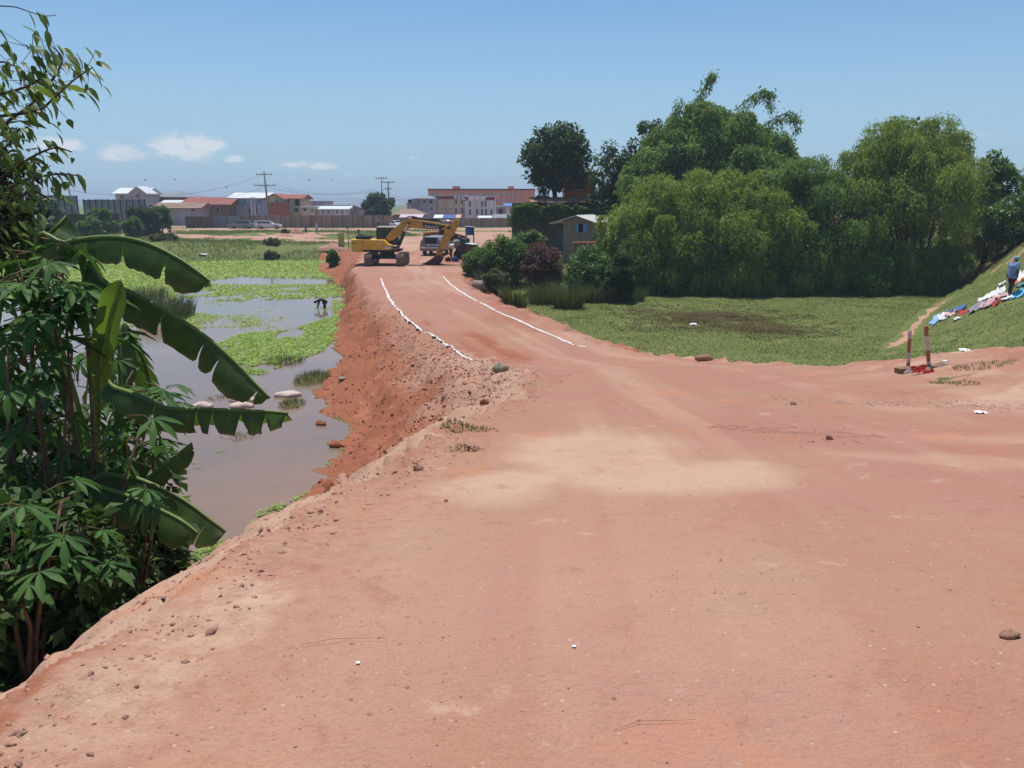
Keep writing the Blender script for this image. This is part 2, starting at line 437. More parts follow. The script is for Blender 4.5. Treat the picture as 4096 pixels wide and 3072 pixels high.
def ground_mat():
    m, N, L, b, out = new_mat('earth_and_turf')
    tcx = N.new('ShaderNodeTexCoord'); P = tcx.outputs['Object']
    at_ = N.new('ShaderNodeVertexColor'); at_.layer_name = 'mask'
    sp = N.new('ShaderNodeSeparateColor'); L.new(at_.outputs[0], sp.inputs[0])
    grass, wet, pale = sp.outputs[0], sp.outputs[1], sp.outputs[2]
    n1 = nnoise(N, L, P, .33, 3, .6); n2 = nnoise(N, L, P, 1.7, 4, .65); n3 = nnoise(N, L, P, 9, 5, .7); n4 = nnoise(N, L, P, 60, 2, .6)
    pink, tan, red, pal = (.39, .186, .137), (.385, .205, .138), (.315, .11, .056), (.53, .35, .245)
    c = nmix(N, L, nramp(N, L, n1, .38, .64), pink, tan)
    c = nmix(N, L, nmath(N, L, 'MULTIPLY', nramp(N, L, n2, .46, .72), .5), c, (.41, .17, .095))
    c = nmix(N, L, nmath(N, L, 'MULTIPLY', nramp(N, L, n3, .52, .75), .42), c, (.29, .125, .08))
    c = nmix(N, L, nmath(N, L, 'MINIMUM', nmath(N, L, 'MULTIPLY', pale, nmath(N, L, 'ADD', .35, nmath(N, L, 'MULTIPLY', n2, 1.1))), .9), c, pal)
    c = nmix(N, L, nramp(N, L, nmath(N, L, 'ADD', wet, nmath(N, L, 'MULTIPLY', nmath(N, L, 'SUBTRACT', n3, .5), .8)), .25, .85), c, red)
    vo = N.new('ShaderNodeTexVoronoi'); vo.inputs['Scale'].default_value = 16; L.new(P, vo.inputs['Vector'])
    vsep = N.new('ShaderNodeSeparateColor'); L.new(vo.outputs['Color'], vsep.inputs[0])
    peb = nmath(N, L, 'MULTIPLY', nramp(N, L, vo.outputs['Distance'], .16, .10), nramp(N, L, vsep.outputs[0], .70, .74))
    c = nmix(N, L, nmath(N, L, 'MULTIPLY', peb, .8), c, nmix(N, L, vsep.outputs[1], (.22, .10, .065), (.62, .43, .33)))
    c = nmix(N, L, nmath(N, L, 'MULTIPLY', nramp(N, L, n4, .3, .7), .3), c, nmix(N, L, .5, c, (.2, .1, .07)))
    vo2 = N.new('ShaderNodeTexVoronoi'); vo2.inputs['Scale'].default_value = 34; L.new(P, vo2.inputs['Vector'])
    vs2 = N.new('ShaderNodeSeparateColor'); L.new(vo2.outputs['Color'], vs2.inputs[0])
    sp2 = nmath(N, L, 'MULTIPLY', nramp(N, L, vo2.outputs['Distance'], .3, .12), nramp(N, L, vs2.outputs[0], .86, .9))
    c = nmix(N, L, nmath(N, L, 'MULTIPLY', sp2, .65), c, nmix(N, L, vs2.outputs[1], (.25, .11, .07), (.68, .52, .44)))
    n5 = nnoise(N, L, P, .8, 4, .7)
    c = nmix(N, L, nmath(N, L, 'MULTIPLY', nramp(N, L, n5, .56, .70), .45), c, (.50, .205, .105))
    n6 = nnoise(N, L, P, 2.6, 5, .72)
    c = nmix(N, L, nmath(N, L, 'MULTIPLY', nramp(N, L, n6, .60, .72), .5), c, (.55, .38, .29))
    c = nmix(N, L, nmath(N, L, 'MULTIPLY', nramp(N, L, n6, .42, .30), .4), c, (.30, .125, .08))
    # turf
    g1 = nmix(N, L, nramp(N, L, n1, .35, .65), (.125, .155, .04), (.165, .18, .058))
    g1 = nmix(N, L, nramp(N, L, n2, .4, .75), g1, (.10, .13, .036))
    g1 = nmix(N, L, nmath(N, L, 'MULTIPLY', nramp(N, L, n3, .5, .8), .6), g1, (.17, .145, .06))
    g1 = nmix(N, L, nmath(N, L, 'MULTIPLY', nramp(N, L, wet, .05, .7), .9), g1, (.075, .052, .02))
    gm = nramp(N, L, nmath(N, L, 'ADD', grass, nmath(N, L, 'MULTIPLY', nmath(N, L, 'SUBTRACT', n3, .5), .7)), .35, .6)
    L.new(nmix(N, L, gm, c, g1), b.inputs['Base Color'])
    b.inputs['Roughness'].default_value = .92; b.inputs['Specular IOR Level'].default_value = .15
    bp = N.new('ShaderNodeBump'); bp.inputs['Distance'].default_value = .03; bp.inputs['Strength'].default_value = .8
    h = nmath(N, L, 'ADD', nmath(N, L, 'MULTIPLY', n3, 1.0), nmath(N, L, 'MULTIPLY', n4, .3))
    h = nmath(N, L, 'ADD', h, nmath(N, L, 'MULTIPLY', peb, .25))
    L.new(h, bp.inputs['Height']); L.new(bp.outputs[0], b.inputs['Normal'])
    return m
GROUND = ground_mat()

# ------------------------------------------------------------------ ground: one sheet round the viewpoint, cut by what covers it
fr_ = np.radians(np.arange(-42, 42.01, .2))
bk = np.radians(np.arange(46, 315, 4.5))
ANG = np.concatenate([fr_, bk])
RAD = np.concatenate([np.geomspace(.35, 60, 560), np.geomspace(60, 320, 120)[1:], np.geomspace(320, 4000, 26)[1:]])
A_, R_ = np.meshgrid(ANG, RAD)
GX, GY = R_ * np.sin(A_), R_ * np.cos(A_)
GZ, MK = terrain(GX.ravel(), GY.ravel(), True)
GZ = GZ.reshape(GX.shape)
t_, dyke, jf = MK['t'].reshape(GX.shape), MK['dyke'].reshape(GX.shape), MK['jf'].reshape(GX.shape)
it = MK['it'].reshape(GX.shape)
def blobmask(lst, x, y, soft=.35):
    m = np.zeros(x.shape)
    for cx, cy, rx, ry, a in lst:
        ca, sa = math.cos(a), math.sin(a)
        u, w = (x - cx) * ca + (y - cy) * sa, -(x - cx) * sa + (y - cy) * ca
        m = np.maximum(m, np.clip((1.25 - np.sqrt((u / rx) ** 2 + (w / ry) ** 2)) / soft, 0, 1))
    return m
# worn footpath along the foot of the dyke
PATH = [hit(px, py, 12, 80) for px, py in ((893, 346), (908, 336), (916, 324), (930, 312), (946, 300), (962, 289), (980, 279), (1000, 266), (1020, 254), (1040, 240))]
def seg_dist(pts, x, y):
    b = np.full(x.shape, 1e9)
    for p, q in zip(pts[:-1], pts[1:]):
        ex, ey = q.x - p.x, q.y - p.y
        t = np.clip(((x - p.x) * ex + (y - p.y) * ey) / (ex * ex + ey * ey + 1e-9), 0, 1)
        b = np.minimum(b, np.hypot(x - p.x - t * ex, y - p.y - t * ey))
    return b
nfine = fbm(GX * .9, GY * .9, 77, 4)
grass = np.where(jf, 0.0, 1.0)
grass = np.maximum(grass, np.where(dyke > .5, sstep(.0, .12, t_ + (nfine - .5) * .25), 0))
grass = np.maximum(grass, np.where((GX > 11.5) & it & (GY > 10), sstep(1.6, .2, MK['dt'].reshape(GX.shape) + (nfine - .5) * 2) * .8 * sstep(13, 20, GX), 0))
grass = np.maximum(grass, np.where((t_ > .9) & (GX > 0) & (GY > 24), 1, 0) * .9)
pd = seg_dist(PATH, GX, GY)
grass = grass * (1 - np.where(GY < 90, sstep(.34, .1, pd + (nfine - .5) * .8), 0) * .95)
BARE = [(0, 230, 400, 68, 0), (-92, 143, 60, 4.5, .0), (-35, 147, 60, 4.5, 0), (-20, 129, 17, 3.6, -.05), (-41, 122, 13, 5.5, -.1), (-57, 127, 3.0, 10, .2), (-32, 114, 9, 3, .0), (-24, 112, 5, 4, .1), (-8, 100, 11, 16, 0),
        (-2, 84, 6.5, 5, 0), (3, 100, 12, 9, 0), (6, 145, 40, 7, 0), (20, 120, 30, 14, 0)]
bare = blobmask(BARE, GX + (nfine - .5) * 5, GY + (fbm(GX * .4, GY * .4, 61, 3) - .5) * 9)
bare = bare * np.where(GY > 75, 1, 0)
grass = np.where(jf & (GY < 96), grass, grass * (1 - bare))
grass = np.where((GY > 85) & (GX > -14) & (GX < -2), np.minimum(grass, 1 - bare), grass)
wet = np.where(jf & (dyke < .5), sstep(.12, .8, t_ + (fbm(GX * .35, GY * .35, 65, 3) - .5) * .5), 0)
wet = wet + np.where(jf & (dyke < .5) & (GY > 26), sstep(.02, .12, t_) * .35, 0)
wet = np.where((GY > 56) & jf, np.maximum(wet, sstep(.0, .06, t_) * .75), wet)
wet = np.maximum(wet, .5 * sstep(.58, .74, fbm(GX * .25 + 9, GY * .12, 66, 3)) * np.where(it, 1, 0))
wet = np.maximum(wet, np.where((GX < -.2) & (GY < 9) & it, sstep(1.9, .4, MK['dt'].reshape(GX.shape)) * .42, 0))
wet = np.maximum(wet, np.where(~jf & (GX > 0) & (GY < 64), .75 * sstep(0, 1, bog(GX, GY)), 0))
pale = .25 * sstep(.5, .7, fbm(GX * .16, GY * .16, 67, 3)) + .78 * blobmask([(.8, 7.2, .7, 1.5, -.1), (1.1, 6.1, 1.0, .7, 0), (-.1, 5.6, .6, .45, .3), (-1.5, 3.0, .25, .7, 0)], GX + (nfine - .5) * .9, GY + (fbm(GX * .7, GY * .7, 15, 3) - .5) * 1.2, .6) + .4 * blobmask([(3.9, 6.6, 1.3, .3, -.55), (8, 12, 3.0, 1.5, .4), (5.4, 7.6, 1.6, .4, -.5)], GX + (nfine - .5) * .9, GY + (nfine - .5) * .6, .8)
strk = streak(GX, GY)
pale = pale + np.where(it, (sstep(.5, .75, strk) * .2 * (1 + 1.2 * sstep(6, 12, GY))), 0)
wet = wet + np.where(it, sstep(.46, .26, strk) * .30, 0)
pale = pale + np.where(jf & ~it & (GY < 28), .6 * sstep(.5, .05, t_), 0) + .5 * np.where(GY > 75, bare, 0)
pale = pale + np.where(grass > .05, .4, 0) * np.where(GY < 75, 1, 0)
MASK = np.stack([grass.ravel(), wet.ravel(), np.clip(pale, 0, 1).ravel()], 1)
nr, na = GX.shape
idx = np.arange(nr * na).reshape(nr, na)
nxt = np.roll(idx, -1, 1)
FQ = np.stack([idx[:-1], nxt[:-1], nxt[1:], idx[1:]], -1).reshape(-1, 4)[:, ::-1]
VV = np.stack([GX.ravel(), GY.ravel(), GZ.ravel()], 1)
fm = lambda a: a.ravel()[FQ].mean(1)
fx, fy, fg, fj = fm(GX), fm(GY), fm(grass), jf.ravel()[FQ].mean(1) > .5
cls = np.where(fj & (fm(dyke) > .5) & (fg > .5), 1, np.where(fj, 0, np.where((fx > np.interp(fy, [0, 40, 60, 80], [4, 2, -2, -3])) & (fy < 75), 2, 3)))
for k, nm in ((0, 'dirt_road'), (1, 'grass_dyke'), (2, 'marsh'), (3, 'field')):
    q = FQ[cls == k]
    u, inv = np.unique(q, return_inverse=True)
    o = npmesh(nm, VV[u], inv.reshape(-1, 4), GROUND, smooth=True, attr={'mask': MASK[u]})
    kind(o, 'structure')
# patch under the viewpoint
# ------------------------------------------------------------------ water
def water_mat(name, mud, deep):
    m, N, L, b, out = new_mat(name)
    tcx = N.new('ShaderNodeTexCoord'); P = tcx.outputs['Object']
    n = nnoise(N, L, P, .12, 4, .6)
    sp = N.new('ShaderNodeSeparateXYZ'); L.new(P, sp.inputs[0])
    L.new(nmix(N, L, nramp(N, L, n, .35, .65), mud, deep), b.inputs['Base Color'])
    b.inputs['Roughness'].default_value = .06; b.inputs['IOR'].default_value = 1.33; b.inputs['Specular IOR Level'].default_value = .5
    bp = N.new('ShaderNodeBump'); bp.inputs['Distance'].default_value = .004; bp.inputs['Strength'].default_value = .6
    L.new(nnoise(N, L, P, 3.5, 3), bp.inputs['Height']); L.new(bp.outputs[0], b.inputs['Normal'])
    return m
def sheet(name, pts, z, mat):
    mb = MB(); mb.add([(x, y, z) for x, y in pts], [tuple(range(len(pts)))])
    return kind(mb.build(name, mat), 'structure')
sheet('pond_water', [(-2.5, 4), (-1, 14), (-1, 25), (-3, 35), (-7, 52), (-10, 72), (-14, 112), (-130, 112), (-130, 4)], 0.0, water_mat('muddy_water', (.27, .166, .108), (.205, .145, .1)))
sheet('marsh_water', [(.5, 24), (60, 24), (60, 66), (-3, 66), (-2, 45)], -0.02, water_mat('bog_water', (.07, .045, .018), (.10, .05, .02)))
# ------------------------------------------------------------------ foliage generators (numpy)
def norm(a): return a / (np.linalg.norm(a, axis=-1, keepdims=True) + 1e-9)
def leaf_quads(P, D, Nn, Ls, Ws, bend=.12):
    """one bent rhombic blade per row: base, side, tip, side"""
    D = norm(D); S = norm(np.cross(D, Nn)); U = np.cross(S, D)
    Ls = np.asarray(Ls)[:, None]; Ws = np.asarray(Ws)[:, None]
    mid = P + D * Ls * .42
    V = np.stack([P, mid + S * Ws * .5 + U * Ls * bend, P + D * Ls, mid - S * Ws * .5 + U * Ls * bend], 1).reshape(-1, 3)
    Fq = np.arange(len(P) * 4).reshape(-1, 4)
    return V, Fq
def blades(P, h, lean, w, curl=.5, seed=0):
    """grass blades: three triangles each"""
    g = np.random.default_rng(seed); n = len(P)
    a = g.uniform(0, 2 * np.pi, n); dirv = np.stack([np.cos(a), np.sin(a), np.zeros(n)], 1)
    b = g.uniform(0, 2 * np.pi, n); S = np.stack([np.cos(b), np.sin(b), np.zeros(n)], 1) * (np.asarray(w) * .5).reshape(-1, 1)
    h = np.asarray(h).reshape(-1, 1); ln = np.asarray(lean).reshape(-1, 1)
    up = np.array([0, 0, 1.0])
    m = P + up * h * .55 + dirv * h * ln * .35
    tip = P + up * h * (1 - .35 * ln * curl) + dirv * h * ln
    V = np.stack([P - S, P + S, m - S * .8, m + S * .8, tip], 1).reshape(-1, 3)
    o = (np.arange(n) * 5)[:, None]
    Ft = np.concatenate([o + np.array([0, 1, 3]), o + np.array([0, 3, 2]), o + np.array([2, 3, 4])], 1).reshape(-1, 3)
    return V, Ft
def rand_unit(n, g):
    v = g.normal(size=(n, 3)); return norm(v)
def merge(parts):
    Vs, Fs, o = [], [], 0
    for V, Fq in parts:
        Vs.append(V); Fs.append(Fq + o); o += len(V)
    return np.concatenate(Vs), np.concatenate(Fs)
def ground_pts(n, sampler, g):
    x, y = sampler(n, g)
    return np.stack([x, y, np.maximum(terrain(x, y), 0.0)], 1)

BARK = M('bark', (.11, .085, .06), .9, .45, 6, .01, 25)
BARKD = M('dark_bark', (.07, .055, .042), .9, .45, 6, .01, 25)
DARKLEAF = leaf_mat('dark_glossy_leaf', (.022, .05, .015), (.08, .135, .036), .2, .6, .2)
MIDLEAF = leaf_mat('mid_green_leaf', (.045, .095, .02), (.14, .225, .05), .28, .65, .2)
WILLOW = leaf_mat('bamboo_leaf', (.085, .14, .027), (.34, .41, .095), .36, .7, .15)
WILLOWD = leaf_mat('deep_and_shaded_bamboo_leaf', (.065, .12, .03), (.24, .34, .09), .36, .7, .15)  # deeper green; on the low skirts it also carries painted shade
MAROON = leaf_mat('maroon_leaf', (.06, .018, .018), (.15, .055, .045), .25)
REED = leaf_mat('reed_blade', (.045, .075, .022), (.13, .15, .055), .25)
GRASSM = leaf_mat('grass_blade', (.09, .125, .03), (.21, .235, .085), .3)
MARSHG = leaf_mat('marsh_blade', (.10, .12, .032), (.22, .22, .085), .3)
BOGG = leaf_mat('bog_blade', (.045, .036, .014), (.11, .085, .034), .2)
DUCK = leaf_mat('floating_leaf', (.20, .30, .05), (.36, .47, .10), .3, .6)
WEED = leaf_mat('weed_leaf', (.05, .12, .02), (.14, .24, .05), .35)

def broad_crown(c, r, n_clump, per, size, g, full=False, droop=.25):
    """leaf clumps over and through an ellipsoid"""
    c = np.array(c); r = np.array(r)
    u = rand_unit(n_clump, g); u[:, 2] = u[:, 2] if full else np.abs(u[:, 2]) * 1.0 - .35 * g.random(n_clump)
    cc = c + u * r * (g.random((n_clump, 1)) ** .35) * .86
    rad = g.uniform(.16, .3, n_clump) * r.min()
    k = np.repeat(np.arange(n_clump), per)
    d = rand_unit(len(k), g); d[:, 2] *= .8
    P = cc[k] + d * rad[k][:, None] * (g.random((len(k), 1)) ** .4)
    D = norm(d * .8 + rand_unit(len(k), g) * .7 + np.array([0, 0, -droop]))
    Nn = norm(np.array([0, 0, 1.0]) + rand_unit(len(k), g) * .7 + d * .5)
    L = size * g.uniform(.6, 1.25, len(k))
    return leaf_quads(P, D, Nn, L, L * .55), cc
def trunk_mesh(base, top, r0, r1, limbs, seed, parent, mat=BARK, name='trunk'):
    rs = random.Random(seed); mb = MB()
    b, t = Vector(base), Vector(top)
    pts = [b.lerp(t, f) + Vector((rs.uniform(-1, 1), rs.uniform(-1, 1), 0)) * r0 * .8 * math.sin(math.pi * f) for f in (0, .25, .5, .75, 1)]
    mb.tube(pts, [r0 * 1.25, r0, r0 * .85, r0 * .7, r1], 8)
    for q in limbs:
        q = Vector(q); s = b.lerp(t, rs.uniform(.45, .95))
        m = s.lerp(q, .5) + Vector((0, 0, .15 * (q - s).length))
        mb.tube([s, m, q], [r0 * .5, r0 * .33, r0 * .12], 6)
    return mb.build(name, mat, parent)
def broad_tree(name, label, cat, base, h, c_off, r, leaf, mat, seed, n_clump=60, per=120, r0=.2, group=None, bark=BARKD):
    g = np.random.default_rng(seed)
    root = thing(name, label, cat, base, 0, group)
    c = Vector((c_off[0], c_off[1], h - r[2]))
    (V, Fq), cc = broad_crown(c, r, n_clump, per, leaf, g, full=True)
    trunk_mesh((0, 0, -.3), (c.x * .6, c.y * .6, c.z), r0, r0 * .5, [tuple(q) for q in cc[:9]], seed, root, bark)
    npmesh('crown', V, Fq, mat, root)
    return root
def drape_plant(name, label, cat, base, mounds, mat, seed, strands=60, per=22, leaf=.25, wid=.07, hang=(.5, 2.2), stems=7, group=None, plumes=()):
    """weeping clump: mounds (x, y, z, r) relative to the base, strands draped over each, hanging leaves"""
    g = np.random.default_rng(seed)
    root = thing(name, label, cat, base, 0, group)
    Ps, Ds = [], []
    full = []
    for (mx, my, mz, mr) in mounds:                       # break every mound into uneven tufts
        full.append((mx, my, mz, mr * .7))
        for _ in range(9):
            u = rand_unit(1, g)[0]; u[2] = u[2] * .8 + .1; q = g.uniform(.24, .52)
            full.append((mx + u[0] * mr * .85, my + u[1] * mr * .85, mz + u[2] * mr * .85, mr * q))
    for (mx, my, mz, mr) in full:
        ns = int(strands * .75 * (mr / 1.5) ** 1.35) + 3
        a = g.uniform(0, 2 * np.pi, ns); ph0 = g.uniform(.0, .8, ns); ph1 = g.uniform(1.0, 1.75, ns); hg = g.uniform(*hang, ns) * mr / 1.5
        rr = mr * g.uniform(.7, 1.12, ns)
        f = np.sort(g.random((ns, per)), 1)
        s = f * 1.7
        phi = ph0[:, None] + (ph1 - ph0)[:, None] * np.clip(s, 0, 1)
        dn = np.clip(s - 1, 0, 1) / .7 * hg[:, None]
        x = mx + rr[:, None] * np.sin(phi) * np.cos(a)[:, None]
        y = my + rr[:, None] * np.sin(phi) * np.sin(a)[:, None]
        z = mz + rr[:, None] * np.cos(phi) * .85 - dn
        P = np.stack([x, y, z], -1).reshape(-1, 3) + g.normal(size=(ns * per, 3)) * .12 * mr
        out = np.stack([np.cos(a), np.sin(a), np.zeros(ns)], -1)[:, None, :] * np.cos(phi)[..., None]
        D = out + np.array([0, 0, -1.0]) * (np.sin(phi) + .25)[..., None]
        Ps.append(P); Ds.append(D.reshape(-1, 3))
    for pl in plumes:                                     # arching tips that stand out of the mass
        pl = np.array(pl); n = 460
        f = g.random(n); sgl = np.clip(f * (len(pl) - 1), 0, len(pl) - 1.001); i = sgl.astype(int)
        P = pl[i] + (pl[i + 1] - pl[i]) * (sgl - i)[:, None]
        Ps.append(P + g.normal(size=(n, 3)) * .22 + np.array([0, 0, -1]) * g.random((n, 1)) * .5); Ds.append(g.normal(size=(n, 3)) * .5 + np.array([0, 0, -1.0]))
    P = np.concatenate(Ps); D = np.concatenate(Ds)
    ok = P[:, 2] > .05
    P, D = P[ok], norm(D[ok] + rand_unit(ok.sum(), g) * .8)
    L = leaf * g.uniform(.6, 1.3, len(P))
    V, Fq = leaf_quads(P, D, rand_unit(len(P), g), L, L * wid / leaf * g.uniform(.7, 1.3, len(P)))
    npmesh('crown', V, Fq, mat, root)
    rs = random.Random(seed); mb = MB()
    for k in range(stems):
        m = mounds[k % len(mounds)]; b = Vector((rs.uniform(-.5, .5), rs.uniform(-.4, .4), -.3))
        tpt = Vector(m[:3])
        mb.tube([b, b.lerp(tpt, .5) + Vector((0, 0, .4)), tpt], [.11, .08, .03], 6)
    for pl in plumes:
        mb.tube([Vector(p) for p in pl], [.05] * (len(pl) - 1) + [.015], 5)
    mb.build('trunk', BARKD, root)
    return root
def blade_clump(name, label, cat, base, rx, ry, h, n, mat, seed, w=.03, lean=.35, group=None, part='blades'):
    g = np.random.default_rng(seed)
    a, q = g.uniform(0, 2 * np.pi, n), np.sqrt(g.random(n))
    x, y = base[0] + np.cos(a) * q * rx, base[1] + np.sin(a) * q * ry
    P = np.stack([x, y, np.maximum(terrain(x, y), -.02) - .02], 1)
    hh = h * g.uniform(.45, 1.1, n) * (1 - .35 * q)
    V, Ft = blades(P, hh, g.uniform(.05, lean * 2, n), w * g.uniform(.7, 1.4, n), seed=seed)
    o = npmesh(name, V - np.array(base), Ft, mat)
    o.location = base
    return tag(o, label, cat, group)

# ------------------------------------------------------------------ banana plants on the near bank
def banana_mat(name, ca, cb, tr):
    m, N, L, b, out = new_mat(name)
    at_ = N.new('ShaderNodeVertexColor'); at_.layer_name = 'span'
    sp = N.new('ShaderNodeSeparateColor'); L.new(at_.outputs[0], sp.inputs[0])
    tcx = N.new('ShaderNodeTexCoord')
    st = nmath(N, L, 'SINE', nmath(N, L, 'MULTIPLY', nmath(N, L, 'ADD', sp.outputs[0], nmath(N, L, 'MULTIPLY', sp.outputs[1], .06)), 640.))
    st2 = nnoise(N, L, tcx.outputs['Object'], 7, 4, .6)
    f = nmath(N, L, 'ADD', nmath(N, L, 'MULTIPLY', st, .05), st2)
    c = nmix(N, L, nramp(N, L, f, .3, .75), ca, cb)
    edge = nramp(N, L, nmath(N, L, 'ADD', sp.outputs[1], nmath(N, L, 'MULTIPLY', st2, .35)), 1.0, 1.2)
    c = nmix(N, L, nmath(N, L, 'MULTIPLY', edge, .8), c, (.19, .13, .045))
    L.new(c, b.inputs['Base Color']); b.inputs['Roughness'].default_value = .38; b.inputs['Specular IOR Level'].default_value = .45
    bp = N.new('ShaderNodeBump'); bp.inputs['Distance'].default_value = .002; L.new(st, bp.inputs['Height']); L.new(bp.outputs[0], b.inputs['Normal'])
    t = N.new('ShaderNodeBsdfTranslucent'); L.new(nmix(N, L, .5, c, (cb[0] * 2.2, cb[1] * 2.2, cb[2] * .8)), t.inputs['Color'])
    ms = N.new('ShaderNodeMixShader'); ms.inputs[0].default_value = tr
    L.new(b.outputs[0], ms.inputs[1]); L.new(t.outputs[0], ms.inputs[2]); L.new(ms.outputs[0], out.inputs[0])
    return m
BANANA = banana_mat('banana_leaf', (.03, .07, .018), (.08, .15, .032), .30)
BANANAY = banana_mat('young_banana_leaf', (.06, .12, .02), (.13, .21, .03), .42)
RIB = M('banana_midrib', (.16, .22, .05), .5, .2, 8)
STEM = M('banana_stem', (.10, .105, .045), .6, .5, 3, .004, 20, col2=(.05, .035, .02))
DRY = M('dry_leaf', (.16, .10, .055), .9, .4, 6)
def spine(pts, n=40):
    P = [Vector(p) for p in pts]; out = []
    for i in range(n + 1):
        s = i / n * (len(P) - 1); k = min(int(s), len(P) - 2); f = s - k
        a, b, c, d = P[max(k - 1, 0)], P[k], P[k + 1], P[min(k + 2, len(P) - 1)]
        out.append(.5 * ((2 * b) + (c - a) * f + (2 * a - 5 * b + 4 * c - d) * f * f + (3 * b - a - 3 * c + d) * f ** 3))
    return out
def banana_leaf(parent, pts, wl_, wr_, dl=75, dr=60, seed=0, torn=.35, mat=BANANA, up=(0, 0, 1), f0=.06, blunt=.55, label=None, name='leaf'):
    """lamina halves hang from the midrib by dl / dr degrees; torn into ribbons"""
    rs = random.Random(seed); n = 44
    S = spine(pts, n); mb = MB(); span = []
    for side, w, dd in ((1, wl_, dl), (-1, wr_, dr)):
        if w <= 0: continue
        i = 0
        while i < n:
            k = rs.randint(1, 5) if rs.random() < torn else rs.randint(6, 12)
            j = min(n, i + k)
            off = rs.uniform(-15, 15) * (1 if torn > .1 else .2); gap = .0
            vs, fs = [], []
            for q in range(i, j + 1):
                f = q / n
                t = (S[min(q + 1, n)] - S[max(q - 1, 0)]).normalized()
                u0 = Vector(up); s = t.cross(u0).normalized() * side; u = s.cross(t).normalized() * side
                if u.dot(u0) < 0: u = -u
                ww = w * min(1, (max(f - f0, 0) / .16)) ** .6 * min(1, max(0, (1 - f)) / .16) ** blunt
                e = 1.0
                if torn > .1 and (q == i or q == j) and j - i > 1: e = 1 - rs.uniform(.03, .2)
                e *= rs.uniform(.9, 1.0)
                p = S[q].copy(); vs.append(p)
                for c in range(1, 5):
                    ang = R(dd * (.55 + .45 * c / 4) + off * c / 4)
                    p = p + (s * math.cos(ang) - u * math.sin(ang)) * ww * e / 4 + t * (ww * .012 * c + ((S[1] - S[0]).length * .11 * torn * c / 4 * (torn > .1) * (1 if q == i else -1 if q == j else 0)))
                    vs.append(p)
                for c in range(5): span.append((f, c / 4, 0))
            for q in range(j - i):
                for c in range(4):
                    a = q * 5 + c
                    fs.append((a, a + 1, a + 6, a + 5))
            mb.add(vs, fs, 0, True)
            i = j
    o = mb.build(name, mat, parent, fix=False)
    a = o.data.color_attributes.new('span', 'FLOAT_COLOR', 'POINT')
    a.data.foreach_set('color', np.concatenate([np.array(span), np.ones((len(span), 1))], 1).astype(np.float32).ravel())
    r = MB(); r.tube(S, [.022 * (1 - .8 * i / n) + .004 for i in range(n + 1)], 6)
    r.build('midrib', RIB, o)
    if label: o['label'] = label
    return o
def rel(pts, base): return [Vector(p) - Vector(base) for p in pts]
def P3(lst): return [at(px, py, Y) for px, py, Y in lst]
def pseudostem(parent, pts, r0, r1):
    mb = MB(); S = spine(pts, 10); mb.tube(S, [r0 + (r1 - r0) * i / 10 for i in range(11)], 10)
    mb.build('stem', STEM, parent)
    for k in range(3):
        a = random.uniform(0, 6.28); b = Vector((math.cos(a), math.sin(a), 0)) * r0 * 1.05
        q = MB(); q.tube([S[4] + b, S[2] + b * 1.5, S[0] + b * 2.2 + Vector((0, 0, .1))], [.05, .07, .02], 5)
        q.build('dry_sheath', DRY, parent)
b1 = Vector((-4.15, 7.3, 0)); b1.z = H(b1.x, b1.y)
ban = thing('banana_plant', 'tall banana plant with long arching torn leaves on the near bank', 'banana plant', b1)
pseudostem(ban, [(0, 0, -.3), (.05, 0, .9), (.12, 0, 1.9), (.2, 0, 2.6)], .13, .06)
top1 = Vector((.2, 0, 2.5))
banana_leaf(ban, [top1 + Vector((0, 0, -.3))] + rel(P3([(38, 256, 7.2), (65, 243, 7.15), (95, 237.6, 7.1), (122, 237.6, 7.0), (149, 244, 6.9), (176, 257, 6.8), (197, 271, 6.75), (210, 281, 6.7)]), b1), .26, .23, 80, 66, 1, .12, f0=.12)
banana_leaf(ban, [top1 + Vector((0, 0, -.5))] + rel(P3([(84, 280, 7.2), (107, 284, 7.1), (130, 292, 7.0), (153, 304, 6.9), (176, 317, 6.8), (201, 333, 6.7), (220, 348, 6.65), (239, 366, 6.6), (255, 383, 6.55), (270, 398, 6.5)]), b1), .27, .23, 84, 70, 2, .2, f0=.08)
banana_leaf(ban, [top1 + Vector((-.1, 0, -.8))] + rel(P3([(97, 392, 6.7), (100, 372, 6.45), (105, 345, 6.3), (110, 318, 6.2), (116, 298, 6.15), (120, 280, 6.15)]), b1), .11, .13, 25, 25, 3, 0, BANANAY, up=(.2, 1, .2), f0=.1, blunt=.8)
banana_leaf(ban, [top1 + Vector((0, 0, -1.2))] + rel(P3([(94, 385, 7.2), (115, 388, 7.1), (142, 397, 6.9), (163, 407, 6.8), (185, 409, 6.75), (203, 409, 6.7), (237, 410, 6.6), (262, 411, 6.6), (288, 413, 6.5)]), b1), .23, .22, 84, 62, 4, .7, f0=.1, blunt=.3)
banana_leaf(ban, [top1 + Vector((-.1, 0, -.2))] + rel(P3([(32, 250, 7.4), (45, 238, 7.5), (56, 227, 7.5), (66, 216, 7.6)]), b1), .27, .10, 85, 30, 5, .2, f0=.0)
banana_leaf(ban, [top1 + Vector((.1, .3, -.2))] + rel(P3([(120, 330, 7.8), (140, 352, 8.1), (150, 385, 8.3), (152, 415, 8.4)]), b1), .2, .2, 60, 70, 15, .5)
b2 = Vector((-3.35, 6.2, 0)); b2.z = H(b2.x, b2.y)
ban2 = thing('banana_plant', 'low banana plant with drooping leaves at the foot of the near bank', 'banana plant', b2)
pseudostem(ban2, [(0, 0, -.3), (.0, 0, .5), (.05, 0, 1.15)], .1, .05)
t2 = Vector((.05, 0, 1.0))
